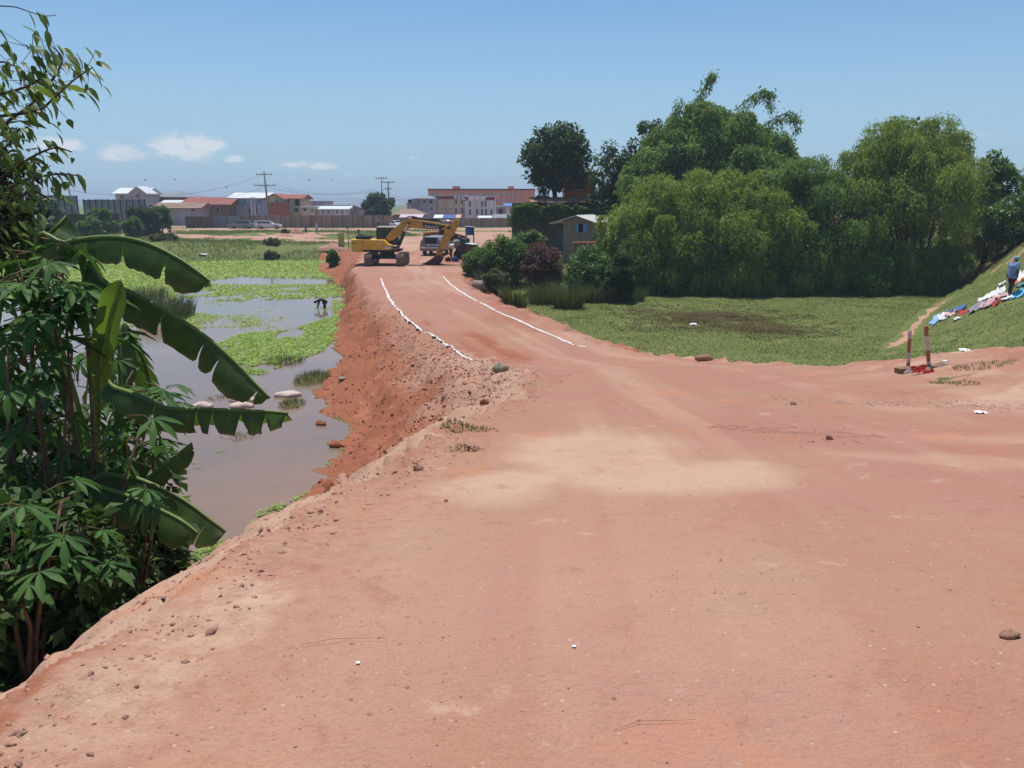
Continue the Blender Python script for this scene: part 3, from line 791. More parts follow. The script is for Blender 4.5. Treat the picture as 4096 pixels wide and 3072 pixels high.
banana_leaf(ban2, [t2] + rel(P3([(78, 484, 6.0), (106, 489, 5.9), (133, 498, 5.8), (159, 509, 5.7), (182, 521, 5.6), (198, 533, 5.55)]), b2), .24, .14, 72, 30, 6, .7, f0=.1)
banana_leaf(ban2, [t2] + rel(P3([(95, 482, 6.2), (126, 477, 6.2), (149, 483, 6.15), (182, 499, 6.1), (212, 521, 6.0), (226, 532, 6.0)]), b2), .26, .1, 70, 50, 7, .3, f0=.15)
banana_leaf(ban2, [t2] + rel(P3([(130, 490, 6.4), (149, 478, 6.5), (168, 462, 6.5), (192, 443, 6.5)]), b2), .16, .08, 80, 20, 8, .15)
banana_leaf(ban2, [t2] + rel(P3([(105, 470, 6.5), (120, 462, 6.6), (135, 462, 6.6), (151, 468, 6.6)]), b2), .2, .08, 75, 20, 9, .1)

# ------------------------------------------------------------------ cassava and other leafy plants by the water
def palm_leaf_mesh(nm, seed, lobes=7, L0=.17):
    rs = random.Random(seed); mb = MB()
    for k in range(lobes):
        a = (k - (lobes - 1) / 2) * R(42) + rs.uniform(-.08, .08)
        Lk = L0 * (1.05 - .13 * abs(k - (lobes - 1) / 2)) * rs.uniform(.9, 1.1); W = Lk * .27
        d = Vector((math.cos(a), math.sin(a), 0)); s = Vector((-math.sin(a), math.cos(a), 0))
        dr = rs.uniform(.25, .6)
        vs = [Vector((0, 0, 0))]
        for f, w in ((.3, .55), (.6, 1.0), (.82, .6)):
            z = -dr * Lk * f * f
            vs += [d * Lk * f + s * W * w * .5 + Vector((0, 0, z + .1 * W)), d * Lk * f + Vector((0, 0, z - .08 * W)), d * Lk * f - s * W * w * .5 + Vector((0, 0, z + .1 * W))]
        vs.append(d * Lk + Vector((0, 0, -dr * Lk)))
        fs = [(0, 2, 1), (0, 3, 2), (1, 2, 5, 4), (2, 3, 6, 5), (4, 5, 8, 7), (5, 6, 9, 8), (7, 8, 10), (8, 9, 10)]
        mb.add(vs, fs, 0, True)
    mb.tube([(0, 0, 0), (-.1, 0, -.01), (-.22, 0, -.06)], [.0035, .004, .005], 4, 1)
    return mb.mesh(nm, [CASS, PETI])
CASS = leaf_mat('cassava_leaf', (.03, .085, .02), (.085, .18, .04), .3, .6, .22)
CASSD = leaf_mat('dark_cassava_leaf', (.018, .045, .014), (.04, .085, .022), .25, .45)
PETI = M('petiole', (.15, .10, .05), .6)
CSTEM = M('cassava_stem', (.17, .095, .06), .8, .4, 9)
palm_meshes = [palm_leaf_mesh('cassava_leaf', s, 7 if s % 2 else 5, .205) for s in range(5)]
def cassava(label, base, tips, per, seed, spread=.28, size=1.0, name='cassava_plant'):
    """tips: points where leaf rosettes stand"""
    rs = random.Random(seed); base = Vector(base)
    root = thing(name, label, 'cassava plant', base)
    for tp in tips:
        tp = Vector(tp) - base
        mb = MB(); m = tp * .5 + Vector((rs.uniform(-.12, .12), rs.uniform(-.1, .1), .05))
        mb.tube([Vector((rs.uniform(-.08, .08), rs.uniform(-.08, .08), -.25)), m * .6, m, tp], [.022, .018, .014, .009], 6)
        mb.build('stem', CSTEM, root)
        for k in range(per):
            o = bpy.data.objects.new('leaf', palm_meshes[rs.randrange(5)]); COL.objects.link(o); o.parent = root
            a = k * 2.4 + rs.uniform(-.4, .4); q = rs.uniform(.35, 1.0)
            o.location = tp + Vector((math.cos(a) * spread * q, math.sin(a) * spread * q, rs.uniform(-.42, .14) * spread / .28))
            o.rotation_euler = (rs.uniform(-.35, .35), rs.uniform(-.1, .75), a)
            s = size * rs.uniform(.75, 1.2); o.scale = (s, s, s)
    return root
def bank(x, y): return (x, y, H(x, y))
cassava('cassava plant with bright palm-shaped leaves above the arching banana leaf', bank(-3.75, 6.3), P3([(20, 268, 6.4), (48, 292, 6.3), (62, 262, 6.5), (12, 300, 6.2), (30, 325, 6.3), (85, 300, 6.6)]), 11, 1, .3, 1.3)
cassava('cassava plant with leaf rosettes hanging over the pond beside the upright banana leaf', bank(-4.2, 7.9), P3([(135, 392, 7.4), (155, 400, 7.4), (118, 410, 7.5), (112, 350, 7.9), (145, 425, 7.6)]), 9, 2, .28, 1.2)
cassava('cassava plant half in shade in the lower left corner of the bank', bank(-3.2, 4.7), P3([(14, 510, 4.9), (40, 545, 4.8), (62, 500, 5.0), (5, 560, 4.7), (80, 525, 5.1)]), 5, 3, .24)
cassava('bare-stemmed cassava plant with pale top leaves behind the crossing stems', bank(-4.0, 5.9), P3([(8, 355, 5.9), (72, 352, 6.2), (140, 432, 6.0), (30, 400, 6.1), (95, 455, 6.2), (60, 420, 6.4)]), 5, 4)
cassava('dark cassava plant deep in the thicket left of the banana stems', bank(-5.0, 7.6), P3([(10, 430, 7.2), (45, 460, 7.2), (70, 400, 7.5), (30, 350, 7.8), (5, 380, 7.4), (90, 360, 8.0), (100, 430, 7.8)]), 8, 5)
g = np.random.default_rng(50)
def thicket(name, label, cat, base, r, h, n, size, mat, seed, grp=None):
    g = np.random.default_rng(seed)
    root = thing(name, label, cat, base, 0, grp)
    (V, Fq), cc = broad_crown((0, 0, h * .46), (r[0], r[1], h * .56), n, 90, size, g, full=True)
    ok = V.reshape(-1, 4, 3)[:, 0, 2] > -.2
    V = V.reshape(-1, 4, 3)[ok].reshape(-1, 3); Fq = np.arange(len(V)).reshape(-1, 4)
    trunk_mesh((0, 0, -.3), (0, 0, h * .5), .05 + .012 * h, .03, [tuple(q) for q in cc[:7]], seed, root, BARKD)
    npmesh('crown', V, Fq, mat, root)
    return root
thicket('shrub', 'dense dark filler shrub added to darken the thicket behind the cassava stems', 'shrub', bank(-5.4, 7.9), (1.6, 1.3), 4.2, 150, .15, DARKLEAF, 11)  # filler bush added to darken the gaps between the stems
thicket('shrub', 'dark broad-leaved shrub by the water right behind the banana stems', 'shrub', bank(-4.6, 8.6), (.95, .9), 3.0, 90, .15, DARKLEAF, 13)  # another filler bush, added to deepen the dark behind the leaves
thicket('shrub', 'dark undergrowth shrub at the very left edge below the cassava', 'shrub', bank(-3.7, 5.2), (1.1, 1.1), 2.1, 90, .12, DARKLEAF, 12)

# the tree that leans in from the left: every big leaf is its own piece
def simple_leaf_mesh(nm, L, W, fold=.15, curl=.25):
    mb = MB(); vs = [Vector((0, 0, 0))]
    for f, w in ((.2, .7), (.45, 1.0), (.72, .62)):
        z = -curl * L * f * f
        vs += [Vector((L * f, W * w * .5, z + fold * W)), Vector((L * f, 0, z)), Vector((L * f, -W * w * .5, z + fold * W))]
    vs.append(Vector((L, 0, -curl * L)))
    mb.add(vs, [(0, 2, 1), (0, 3, 2), (1, 2, 5, 4), (2, 3, 6, 5), (4, 5, 8, 7), (5, 6, 9, 8), (7, 8, 10), (8, 9, 10)], 0, True)
    return mb.mesh(nm, TREEL)
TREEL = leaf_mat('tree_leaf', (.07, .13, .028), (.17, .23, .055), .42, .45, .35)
TREELD = leaf_mat('shaded_tree_leaf', (.02, .04, .014), (.05, .085, .02), .25)  # darker copy of the leaf colour, crown shade painted in
lm = [simple_leaf_mesh('leaf', .18, .066, .12, .35), simple_leaf_mesh('leaf', .165, .074, .1, .2), simple_leaf_mesh('leaf', .115, .048, .15, .4)]
tb = Vector((-5.6, 7.4, 0)); tb.z = H(tb.x, tb.y)
ltree = thing('leafy_tree', 'tree leaning in from the left with drooping pointed leaves against the sky', 'tree', tb)
mb = MB()
S = spine([(0, 0, -.3), (-.1, 0, 1.6), (-.25, 0, 3.2), (-.2, 0, 4.6), (.0, 0, 6.4), (.1, 0, 7.6)], 14)
mb.tube(S, [.17 - .008 * i for i in range(15)], 8)
mb.build('trunk', BARK, ltree)
BR = [  # photo polylines of the branches (px, py, depth)
    [(-60, 150, 7.4), (-10, 120, 7.2), (20, 114, 7.1), (40, 110, 7.0), (54, 98, 7.0), (74, 80, 6.9), (92, 68, 6.9)],
    [(-60, 120, 7.4), (-20, 100, 7.3), (10, 92, 7.2), (32, 84, 7.2), (46, 70, 7.2), (30, 44, 7.2)],
    [(-60, 90, 7.4), (-30, 70, 7.3), (0, 62, 7.3), (14, 66, 7.2)],
    [(-60, 190, 7.4), (-15, 160, 7.1), (8, 145, 7.0), (20, 128, 7.0)],
    [(-60, 215, 7.4), (-10, 185, 7.2), (15, 168, 7.1), (38, 154, 7.0), (56, 148, 7.0), (72, 152, 7.0)],
    [(-60, 230, 7.4), (-10, 200, 7.2), (20, 182, 7.1), (44, 176, 7.0), (62, 174, 7.0), (80, 176, 7.0)],
    [(-60, 240, 7.4), (-10, 215, 7.2), (15, 200, 7.1), (35, 192, 7.0), (50, 200, 7.0)],
    [(-60, 260, 7.4), (-10, 235, 7.2), (10, 220, 7.1), (22, 210, 7.0)],
    [(-60, 165, 7.6), (-20, 140, 7.5), (10, 120, 7.4), (40, 96, 7.3), (62, 62, 7.3), (52, 46, 7.3)],
    [(-40, -6, 6.6), (-5, 5, 6.6), (15, 7, 6.6), (33, 13, 6.6), (44, 16, 6.6), (56, 15, 6.6)]]
nleaf = 0
rs = random.Random(5)
extra = []
for bi, br in enumerate(BR):
    S = spine(rel(P3(br), tb), 24)
    q = MB(); q.tube(S, [(.016 if bi < 9 else .004) * (1 - .8 * i / 24) + .002 for i in range(25)], 5); bo = q.build('branch', BARK, ltree)
    cnt = [60, 44, 20, 34, 14, 14, 26, 24, 54, 3][bi]
    for k in range(cnt):
        f = 1 - .72 * rs.random() ** (1.5 if bi in (0, 1, 8) else 1) if bi < 9 else rs.uniform(.62, .8)
        p = S[min(24, int(f * 24))]
        tw = Vector((rs.uniform(-.24, .10), rs.uniform(-.2, .2), rs.uniform(-.18, .2))) * (1.0 if bi < 9 else .25)
        if bi in (4, 5) and f > .6: tw *= .35
        o = bpy.data.objects.new('leaf', lm[rs.randrange(3)]); COL.objects.link(o); o.parent = ltree
        o.location = p + tw
        o.rotation_euler = (rs.uniform(-.8, .8), rs.uniform(.1, 1.15), rs.uniform(-1.3, 1.3))
        s = rs.uniform(.7, 1.15); o.scale = (s, s, s); nleaf += 1
        if tw.length > .08 and k % 2 == 0: extra.append((p, p + tw))
q = MB()
for a, b in extra: q.tube([a, b], [.003, .0018], 4, cap=False)
kind(q.build('twigs', BARK, ltree), 'stuff')
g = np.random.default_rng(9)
n = 2600                                                    # inner leaves of the same tree, shade put into their darker colour
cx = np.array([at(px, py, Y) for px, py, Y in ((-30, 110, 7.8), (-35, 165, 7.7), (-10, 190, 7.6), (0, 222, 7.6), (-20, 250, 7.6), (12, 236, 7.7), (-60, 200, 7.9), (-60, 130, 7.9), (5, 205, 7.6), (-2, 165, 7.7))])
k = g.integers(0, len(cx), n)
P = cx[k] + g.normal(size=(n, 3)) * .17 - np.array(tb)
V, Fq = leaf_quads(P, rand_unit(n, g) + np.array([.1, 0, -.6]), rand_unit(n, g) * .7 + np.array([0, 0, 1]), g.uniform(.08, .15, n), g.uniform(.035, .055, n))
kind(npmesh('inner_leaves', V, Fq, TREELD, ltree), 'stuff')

# weeds along the crumbling edge
for i, (px, py, hh, lab) in enumerate(((108, 585, .16, 'tuft of soft grass on the crumbling bank edge under the banana leaves'), (90, 598, .2, 'arching grass tuft hanging over the earth edge by the dark thicket'),
                                       (128, 566, .14, 'short grass tuft on the bank edge beside the low banana leaf'), (62, 615, .22, 'leafy grass tuft at the edge above the dark corner'))):
    p = hit(px, py, 1.5, 12)
    blade_clump('grass_tuft', lab, 'grass tuft', p - Vector((.1, 0, 0)), .16, .16, hh, 130, WEED, 100 + i, .012, .6, 'weeds on the near bank edge')
# ------------------------------------------------------------------ lime lines on the embankment road
LIME = M('lime_powder', (.74, .70, .67), .95, .25, 3, .004, 60)
def lime_line(label, pix, seed, gap=None):
    rs = random.Random(seed); W = []
    for (a, b), (c, d) in zip(pix[:-1], pix[1:]):
        for k in range(14): W.append((a + (c - a) * k / 14, b + (d - b) * k / 14))
    pts = [hit(px, py, 15, 90) for px, py in W]
    P = []; 
    for p, q in zip(pts[:-1], pts[1:]):
        n = max(1, int((q - p).length / .12))
        for k in range(n): P.append(p.lerp(q, k / n))
    xs = np.array([p.x for p in P]); ys = np.array([p.y for p in P]); zs = terrain(xs, ys)
    mb = MB(); vs, fs = [], []
    for i in range(len(P)):
        j = min(i + 1, len(P) - 1); h = max(i - 1, 0)
        t = Vector((xs[j] - xs[h], ys[j] - ys[h], 0)); t = t.normalized() if t.length > 1e-6 else Vector((0, 1, 0))
        s = Vector((t.y, -t.x, 0)); w = .05 * (.6 + .9 * float(fbm(np.array([i * .21]), np.array([seed * 3.1]), 5, 3)[0]) ** 1.4) + .012
        c = Vector((xs[i], ys[i], zs[i] + .012)) + s * (float(vnoise(np.array([i * .13]), np.array([seed * 1.7]), 8)[0]) - .5) * .12
        vs += [c - s * w, c + Vector((0, 0, .01)), c + s * w]
        if i and not (gap and gap[0] < i / len(P) < gap[1]) and vnoise(np.array([i * .31]), np.array([seed * 9.7]), 3)[0] > .2:
            o = i * 3; fs += [(o - 3, o - 2, o + 1, o), (o - 2, o - 1, o + 2, o + 1)]
    mb.add(vs, fs, 0, True)
    return tag(mb.build('lime_line', LIME), label, 'line marking', 'lime lines along the road')
s_ = 1024 / 2212
lime_line('white lime line along the pond side of the red embankment road', [(x * s_, y * s_) for x, y in ((822, 601), (829, 620), (840, 645), (856, 665), (875, 685), (900, 705), (918, 718), (930, 722), (950, 735), (975, 752), (1000, 770), (1022, 780))], 1, (.655, .68))
lime_line('white lime line along the marsh side of the red embankment road', [(x * s_, y * s_) for x, y in ((957, 598), (970, 612), (990, 628), (1020, 645), (1050, 660), (1090, 680), (1120, 692), (1150, 708), (1185, 722), (1210, 733), (1230, 741), (1245, 748), (1272, 751))], 2, (.93, .95))

# ------------------------------------------------------------------ stones, clods, litter
CLOD = M('dry_clod', (.47, .25, .18), .95, .4, 12, .01, 40)
CLODR = M('red_clod', (.31, .105, .047), .95, .4, 12, .01, 40)
STONEG = M('grey_stone', (.30, .26, .19), .9, .3, 10, .006, 40)
STONEB = M('brown_stone', (.36, .20, .13), .9, .3, 10, .006, 40)
def stone(label, px, py, w, h, mat, seed, name='stone', flat=.7):
    p = hit(px, py, 1.2, 120)
    wm = w * p.y / F * .5; hm = h * p.y / F * .5
    mb = MB(); mb.blob((0, 0, hm * .55), (wm, wm * flat, hm * 1.1), .28, seed, 0, 12, 7)
    o = mb.build(name, mat); o.location = p
    return tag(o, label, 'stone', 'loose stones')
stone('rounded grey stone at the road edge beside the end of the lime line', 500, 371, 16, 9, STONEG, 1)
stone('long reddish stone on the lip of the dirt above the marsh', 704, 361, 17, 8, STONEB, 2)
stone('dark brown clod alone on the bank left of the tan patch', 418, 471, 11, 6, CLOD, 3, 'earth_clod')
stone('small round stone on the tracked mud in the middle right', 829, 440, 7, 6, STONEB, 4)
stone('flat broken piece of brick near the right edge of the foreground', 1009, 638, 25, 9, STONEB, 5, flat=.5)
stone('orange-brown clod high on the bank slope below the grey stone', 484, 404, 9, 6, CLODR, 6, 'earth_clod')
stone('red clod at the water line below the bank', 321, 425, 12, 5, CLODR, 7, 'earth_clod')
stone('red clod half in the pond, lowest of the bank', 336, 421 + 27, 14, 6, CLODR, 8, 'earth_clod')
stone('small dark stone by itself in the left foreground', 137, 688, 6, 4, STONEB, 9)
stone('pale flat stone at the water line under the embankment', 342, 381, 9, 3, STONEG, 10)
stone('small pale stone in the middle of the ramp below the bank', 446, 502, 5, 3.4, STONEB, 11)
stone('small brown stone next to the tyre-churned mud', 793, 405, 7, 4, STONEB, 12)
# crumbs of earth, too many to count
def crumbs(name, pts, size, mat, seed):
    g = np.random.default_rng(seed); n = len(pts)
    base = np.array([(0, 0, 1), (.9, 0, .1), (.1, .8, .2), (-.8, .1, .15), (-.1, -.9, .1), (.5, .5, -.4), (-.5, -.5, -.4)], float)
    fc = np.array([(0, 1, 2), (0, 2, 3), (0, 3, 4), (0, 4, 1), (1, 5, 2), (3, 6, 4), (2, 5, 3), (4, 6, 1)])
    a = g.uniform(0, 6.28, n); ca, sa = np.cos(a), np.sin(a)
    sc_ = size * g.lognormal(0, .45, n)
    b = base[None] * (1 + g.normal(size=(n, 7, 3)) * .22) * np.array([1, g.uniform(.6, 1), .6])
    x = b[..., 0] * ca[:, None] - b[..., 1] * sa[:, None]; y = b[..., 0] * sa[:, None] + b[..., 1] * ca[:, None]
    V = np.stack([x, y, b[..., 2]], -1) * sc_[:, None, None] + pts[:, None, :]
    Fc = (fc[None] + (np.arange(n) * 7)[:, None, None]).reshape(-1, 3)
    o = npmesh(name, V.reshape(-1, 3), Fc, mat)
    return kind(o, 'stuff')
def scatter(n, x0, x1, y0, y1, cond, g, logy=False):
    x = g.uniform(x0, x1, n); y = np.exp(g.uniform(np.log(y0), np.log(y1), n)) if logy else g.uniform(y0, y1, n)
    if logy: x = x * y
    z, mk = terrain(x, y, True)
    k = cond(x, y, z, mk)
    return np.stack([x, y, z], 1)[k]
g = np.random.default_rng(21)
pts = scatter(4000, -2.6, -.4, 1.8, 8, lambda x, y, z, m: (m['dt'] < .32) & (vnoise(x * 3, y * 3, 6) > .45), g)
crumbs('lip_clods', pts[:260], .016, CLOD, 28)
pts = scatter(60000, -.75, .7, 1.4, 26, lambda x, y, z, m: m['it'] & (vnoise(x * 1.1, y * 1.1, 4) ** 2 > g.random(len(x)) * .9 + .1) & (x < 11), g, True)
crumbs('loose_earth', pts[:2200], .0042, CLOD, 22)
pts = scatter(16000, -4, 3, 2, 27, lambda x, y, z, m: ((m['dt'] < .5) & (x < 1.5) & m['it']) | (~m['it'] & (m['t'] < .4) & (x < 1)), g)
crumbs('edge_crumbs', pts[:5200], .014, CLOD, 23)
pts = scatter(30000, -14, 1, 9, 70, lambda x, y, z, m: ~m['it'] & m['jf'] & (z > -.05) & (m['t'] > .08), g)
crumbs('bank_clods', pts[:7000], .034, CLODR, 24)
pts = scatter(9000, -6, 1.4, 12, 34, lambda x, y, z, m: ~m['it'] & m['jf'] & (z > .3) & (m['t'] < .55), g)
crumbs('pale_bank_clods', pts[:2600], .034, CLOD, 25)
tr = hit(785, 432)
aa = np.linspace(0, 1, 300); off = g.normal(size=300) * .22
px_ = tr.x + (aa - .5) * 1.3 + off * .6; py_ = tr.y + .5 - aa * 1.1 + off * 1.5
crumbs('churned_mud', np.stack([px_, py_, terrain(px_, py_)], 1), .010, CLOD, 26)
tl = MB()                                                    # lug marks pressed up by a crawler track
for k in range(26):
    f = k / 25; a = -.5 + 1.5 * f + random.uniform(-.12, .12)
    c = Vector((tr.x - .75 + 1.5 * f + random.uniform(-.1, .1), tr.y + .35 - .7 * f + random.uniform(-.22, .22), 0)); d = Vector((math.cos(a), -math.sin(a), 0)); s = Vector((-d.y, d.x, 0)); L_ = random.uniform(.12, .3)
    vs = []
    for q in range(6):
        u = c + d * L_ * (q / 5 - .5) + s * random.uniform(-.012, .012); hh_ = .022 * math.sin(math.pi * (q + .4) / 5.8) * random.uniform(.6, 1.2)
        for w, z_ in ((-.035, -.01), (-.008, hh_), (.012, hh_ * .9), (.035, -.01)): p_ = u + s * w; vs.append((p_.x, p_.y, H(p_.x, p_.y) + z_))
    tl.add(vs, [(q * 4 + i, q * 4 + i + 1, q * 4 + i + 5, q * 4 + i + 4) for q in range(5) for i in range(3)], 0, True)
kind(tl.build('track_marks', GROUND), 'stuff')
t2_ = hit(960, 405); px_ = t2_.x + g.normal(size=1500) * 1.3; py_ = t2_.y + g.normal(size=1500) * .45 - (px_ - t2_.x) * .35
crumbs('churned_mud', np.stack([px_, py_, terrain(px_, py_)], 1), .011, CLOD, 27)
PAPER = M('white_plastic', (.8, .8, .8), .5, .08, 10)
def litter(label, px, py, w, d, mat, seed, name='plastic_scrap'):
    p = hit(px, py, 1.2, 120); rs = random.Random(seed); mb = MB(); n = 5
    sx_, sy_ = w * p.y / F, d * p.y / F * 2.0
    vs = [Vector(((i / n - .5) * sx_ + rs.uniform(-.1, .1) * sx_, (j / n - .5) * sy_, rs.uniform(.003, .22 * sx_))) for j in range(n + 1) for i in range(n + 1)]
    mb.add(vs, [(j * (n + 1) + i, j * (n + 1) + i + 1, (j + 1) * (n + 1) + i + 1, (j + 1) * (n + 1) + i) for j in range(n) for i in range(n)], 0, True)
    o = mb.build(name, mat); o.location = p + Vector((0, 0, .004))
    return tag(o, label, 'litter', 'litter on the ground')
litter('white plastic scrap on the dirt near the right edge', 980, 414, 12, 4, PAPER, 1)
litter('tiny white scrap on the plain dirt in the centre foreground', 574, 649, 4, 2, PAPER, 2)
litter('white scrap on the grass slope right of the striped posts', 964, 351, 9, 5, PAPER, 3)
litter('small white scrap on the dirt beside the dry grass in the foreground', 358, 664, 4, 2, PAPER, 4)
litter('white bag scrap at the far edge of the bright green pond weed', 203, 255, 6, 4, PAPER, 5)
litter('pale scrap on the grass near the foot of the dyke path', 945, 362, 5, 3, PAPER, 6)
litter('white scrap on the marsh behind the long reddish stone', 693, 325, 7, 2.5, PAPER, 7)
STRAW = M('dry_straw', (.34, .23, .13), .95, .4, 9)
for i, (px, py, L_, lab) in enumerate(((345, 643, .34, 'thin dry twig in the dry-grass patch of the foreground'), (124, 556, .16, 'pale dry stalk on the bank edge below the low banana leaf'), (1, 0, 0, ''), (655, 727, .28, 'thin curved twig near the bottom edge of the foreground'))):
    if not L_: continue
    p = hit(px, py, 1.2, 20); mb = MB()
    mb.tube([Vector((-L_ / 2, -.03, .008)), Vector((-.05, .01, .012)), Vector((L_ / 2, .02, .01))], [.0008, .0011, .0005], 5)
    o = mb.build('dry_twig', STRAW); o.location = p; tag(o, lab, 'twig')
p = hit(372, 642, 1.2, 20); blade_clump('dry_grass_patch', 'flattened patch of dry grass on the dirt in the left foreground', 'dry grass', p, .17, .12, .035, 420, STRAW, 301, .004, 1.4)
for i, (px, py, r_, hh, lab) in enumerate(((468, 430, .3, .1, 'sparse green grass tuft on the shoulder of the bank'), (465, 450, .18, .07, 'small brownish grass tuft below the green one on the bank shoulder'), (955, 384, .45, .12, 'flat green grass tuft on the dirt right of the striped posts'), (985, 366, .6, .16, 'dry grassy lip of the dirt at the right edge'))):
    p = hit(px, py, 2, 60); blade_clump('grass_tuft', lab, 'grass tuft', p, r_, r_ * .8, hh, 260, GRASSM if i != 1 else STRAW, 310 + i, .012, .5, 'tufts on the dirt')

# ------------------------------------------------------------------ striped barrier posts with tape
REDP = M('red_paint', (.40, .14, .09), .6, .25, 9); WHITEP = M('white_paint', (.62, .54, .47), .6, .2, 9); WOOD = M('weathered_wood', (.24, .15, .09), .9, .4, 7, .004, 30)
def striped_post(label, px, py, top, lean, wid, bands, rz):
    p = hit(px, py, 5, 40); hh = (py - top) * p.y / F * 1.03; w = wid * p.y / F
    root = thing('barrier_post', label, 'barrier post', p, rz, 'striped barrier posts')
    z = -.1
    edges = [0] + bands + [1]
    for i, (a, b) in enumerate(zip(edges[:-1], edges[1:])):
        mb = MB(); za, zb = -.1 + (hh + .1) * a, -.1 + (hh + .1) * b
        mb.box((lean * (za + zb) / 2, 0, (za + zb) / 2), (w, w * .8, (zb - za) - .001), Euler((0, math.atan(lean), 0)))
        mb.build('red_band' if i % 2 == 0 else 'white_band', REDP if i % 2 == 0 else WHITEP, root, .006)
    return root
striped_post('faded striped barrier post, left one of the pair', 908, 370, 330, -.07, 2.9, [.27, .5, .8], .2)
striped_post('red and white striped barrier post, right one leaning to the left', 929, 368, 326, -.2, 3.2, [.001, .24, .47, .79], .1)
p = hit(909, 373, 5, 40)
mb = MB(); mb.box((0, 0, .05), (.95, .22, .12), Euler((0, -.03, .25))); mb.box((.55, .12, .07), (.45, .2, .1), Euler((.1, -.1, .5)))
o = mb.build('timber_footing', WOOD, None, .01); o.location = p + Vector((.22, .15, 0)); tag(o, 'weathered timber footing under the two striped posts', 'timber')
tp_ = thing('barrier_tape', 'crumpled red and white barrier tape heaped at the foot of the posts', 'barrier tape', hit(914, 375, 5, 40))
rs = random.Random(31)
REDT = M('red_tape', (.75, .06, .03), .5, .15, 9)
for nm, mt, n, x0, x1 in (('red_loops', REDT, 11, -.05, .36), ('white_loops', PAPER, 7, -.2, .3)):
    mb = MB()
    for k in range(n):
        c = Vector((rs.uniform(x0, x1), rs.uniform(-.12, .1), rs.uniform(.01, .08))); r_ = rs.uniform(.035, .08); a0 = rs.uniform(0, 6.28); ph = rs.uniform(-.5, .5)
        L1 = []
        for q in range(13):
            w = a0 + q / 12 * 5.2
            L1.append(c + Vector((math.cos(w) * r_ * 1.3, math.sin(w) * r_ * .8, abs(math.sin(w + ph)) * r_ * .9)))
        vs = []; fs = []
        for q, v in enumerate(L1): vs += [v, v + Vector((.01, 0, .05))]
        fs = [(2 * q, 2 * q + 1, 2 * q + 3, 2 * q + 2) for q in range(12)]
        mb.add(vs, fs, 0, True)
    kind(mb.build(nm, mt, tp_), 'stuff')

# ------------------------------------------------------------------ sacks in the shallow water
SACK = M('woven_sack', (.62, .48, .40), .9, .25, 14, .006, 60)
def sack(label, px, py, wpx, seed, rz=0):
    p = atz(px, py, 0.0); w = wpx * p.y / F
    rs = random.Random(seed); mb = MB(); vs, fs = [], []; ns, nk = 13, 12
    for i in range(ns):
        f = i / (ns - 1); r_ = math.sin(math.pi * (.06 + .9 * f)) ** .55 * (.19 + .02 * math.sin(9 * f + seed)) * (1 if f < .9 else 1.15)
        for k in range(nk):
            a = 2 * math.pi * k / nk
            q = 1 + .13 * math.sin(3 * a + 7 * f + seed) + .09 * rs.uniform(-1, 1)
            vs.append(((f - .5) * w, math.cos(a) * r_ * 1.35 * q, .04 + math.sin(a) * r_ * .72 * q))
    for i in range(ns - 1):
        for k in range(nk): fs.append((i * nk + k, i * nk + (k + 1) % nk, (i + 1) * nk + (k + 1) % nk, (i + 1) * nk + k))
    fs += [tuple(range(nk)), tuple(range((ns - 1) * nk, ns * nk))]
    mb.add(vs, fs, 0, True); o = mb.build('sack', SACK); o.location = p; o.rotation_euler = (0, 0, rz)
    return tag(o, label, 'sack', 'sacks in the pond')
sack('pale stuffed sack lying in the shallow water, rightmost of the sacks', 288, 396, 27, 1, .15)
sack('knotted pale sack under the tip of the long banana leaf', 243, 401, 28, 2, -.1)
sack('half-sunk sack just above the ragged lower banana leaf, on the right', 242, 407, 24, 3, .05)
sack('half-sunk sack just above the ragged lower banana leaf, on the left', 203, 407, 20, 4, .0)

# ------------------------------------------------------------------ plants on and in the water
def px_poly_sampler(poly, n, g, z=0.0):
    xs, ys = zip(*poly); out = []
    W = [atz(px, py, z) for px, py in poly]
    P = [(w.x, w.y) for w in W]
    x0, x1, y0, y1 = min(p[0] for p in P), max(p[0] for p in P), min(p[1] for p in P), max(p[1] for p in P)
    x = g.uniform(x0, x1, n); y = g.uniform(y0, y1, n)
    d, ins = poly_dist(P, x, y)
    return x[ins], y[ins]
def floaters(name, specs, mat, seed):
    g = np.random.default_rng(seed); parts = []
    for poly, n, size, thr, fscale in specs:
        x, y = px_poly_sampler(poly, n, g)
        k = fbm(x * fscale, y * fscale * .7, seed, 3) > thr
        k &= terrain(x, y) < .02
        x, y = x[k], y[k]; m = len(x)
        P = np.stack([x, y, g.uniform(.005, .05, m)], 1)
        a = g.uniform(0, 6.28, m); D = np.stack([np.cos(a), np.sin(a), g.uniform(.0, .3, m)], 1)
        L_ = size * g.uniform(.6, 1.4, m)
        parts.append(leaf_quads(P, D, np.array([[0, 0, 1.0]]) + rand_unit(m, g) * .5, L_, L_ * .8, .1))
    V, Fq = merge(parts)
    return kind(npmesh(name, V, Fq, mat), 'stuff')
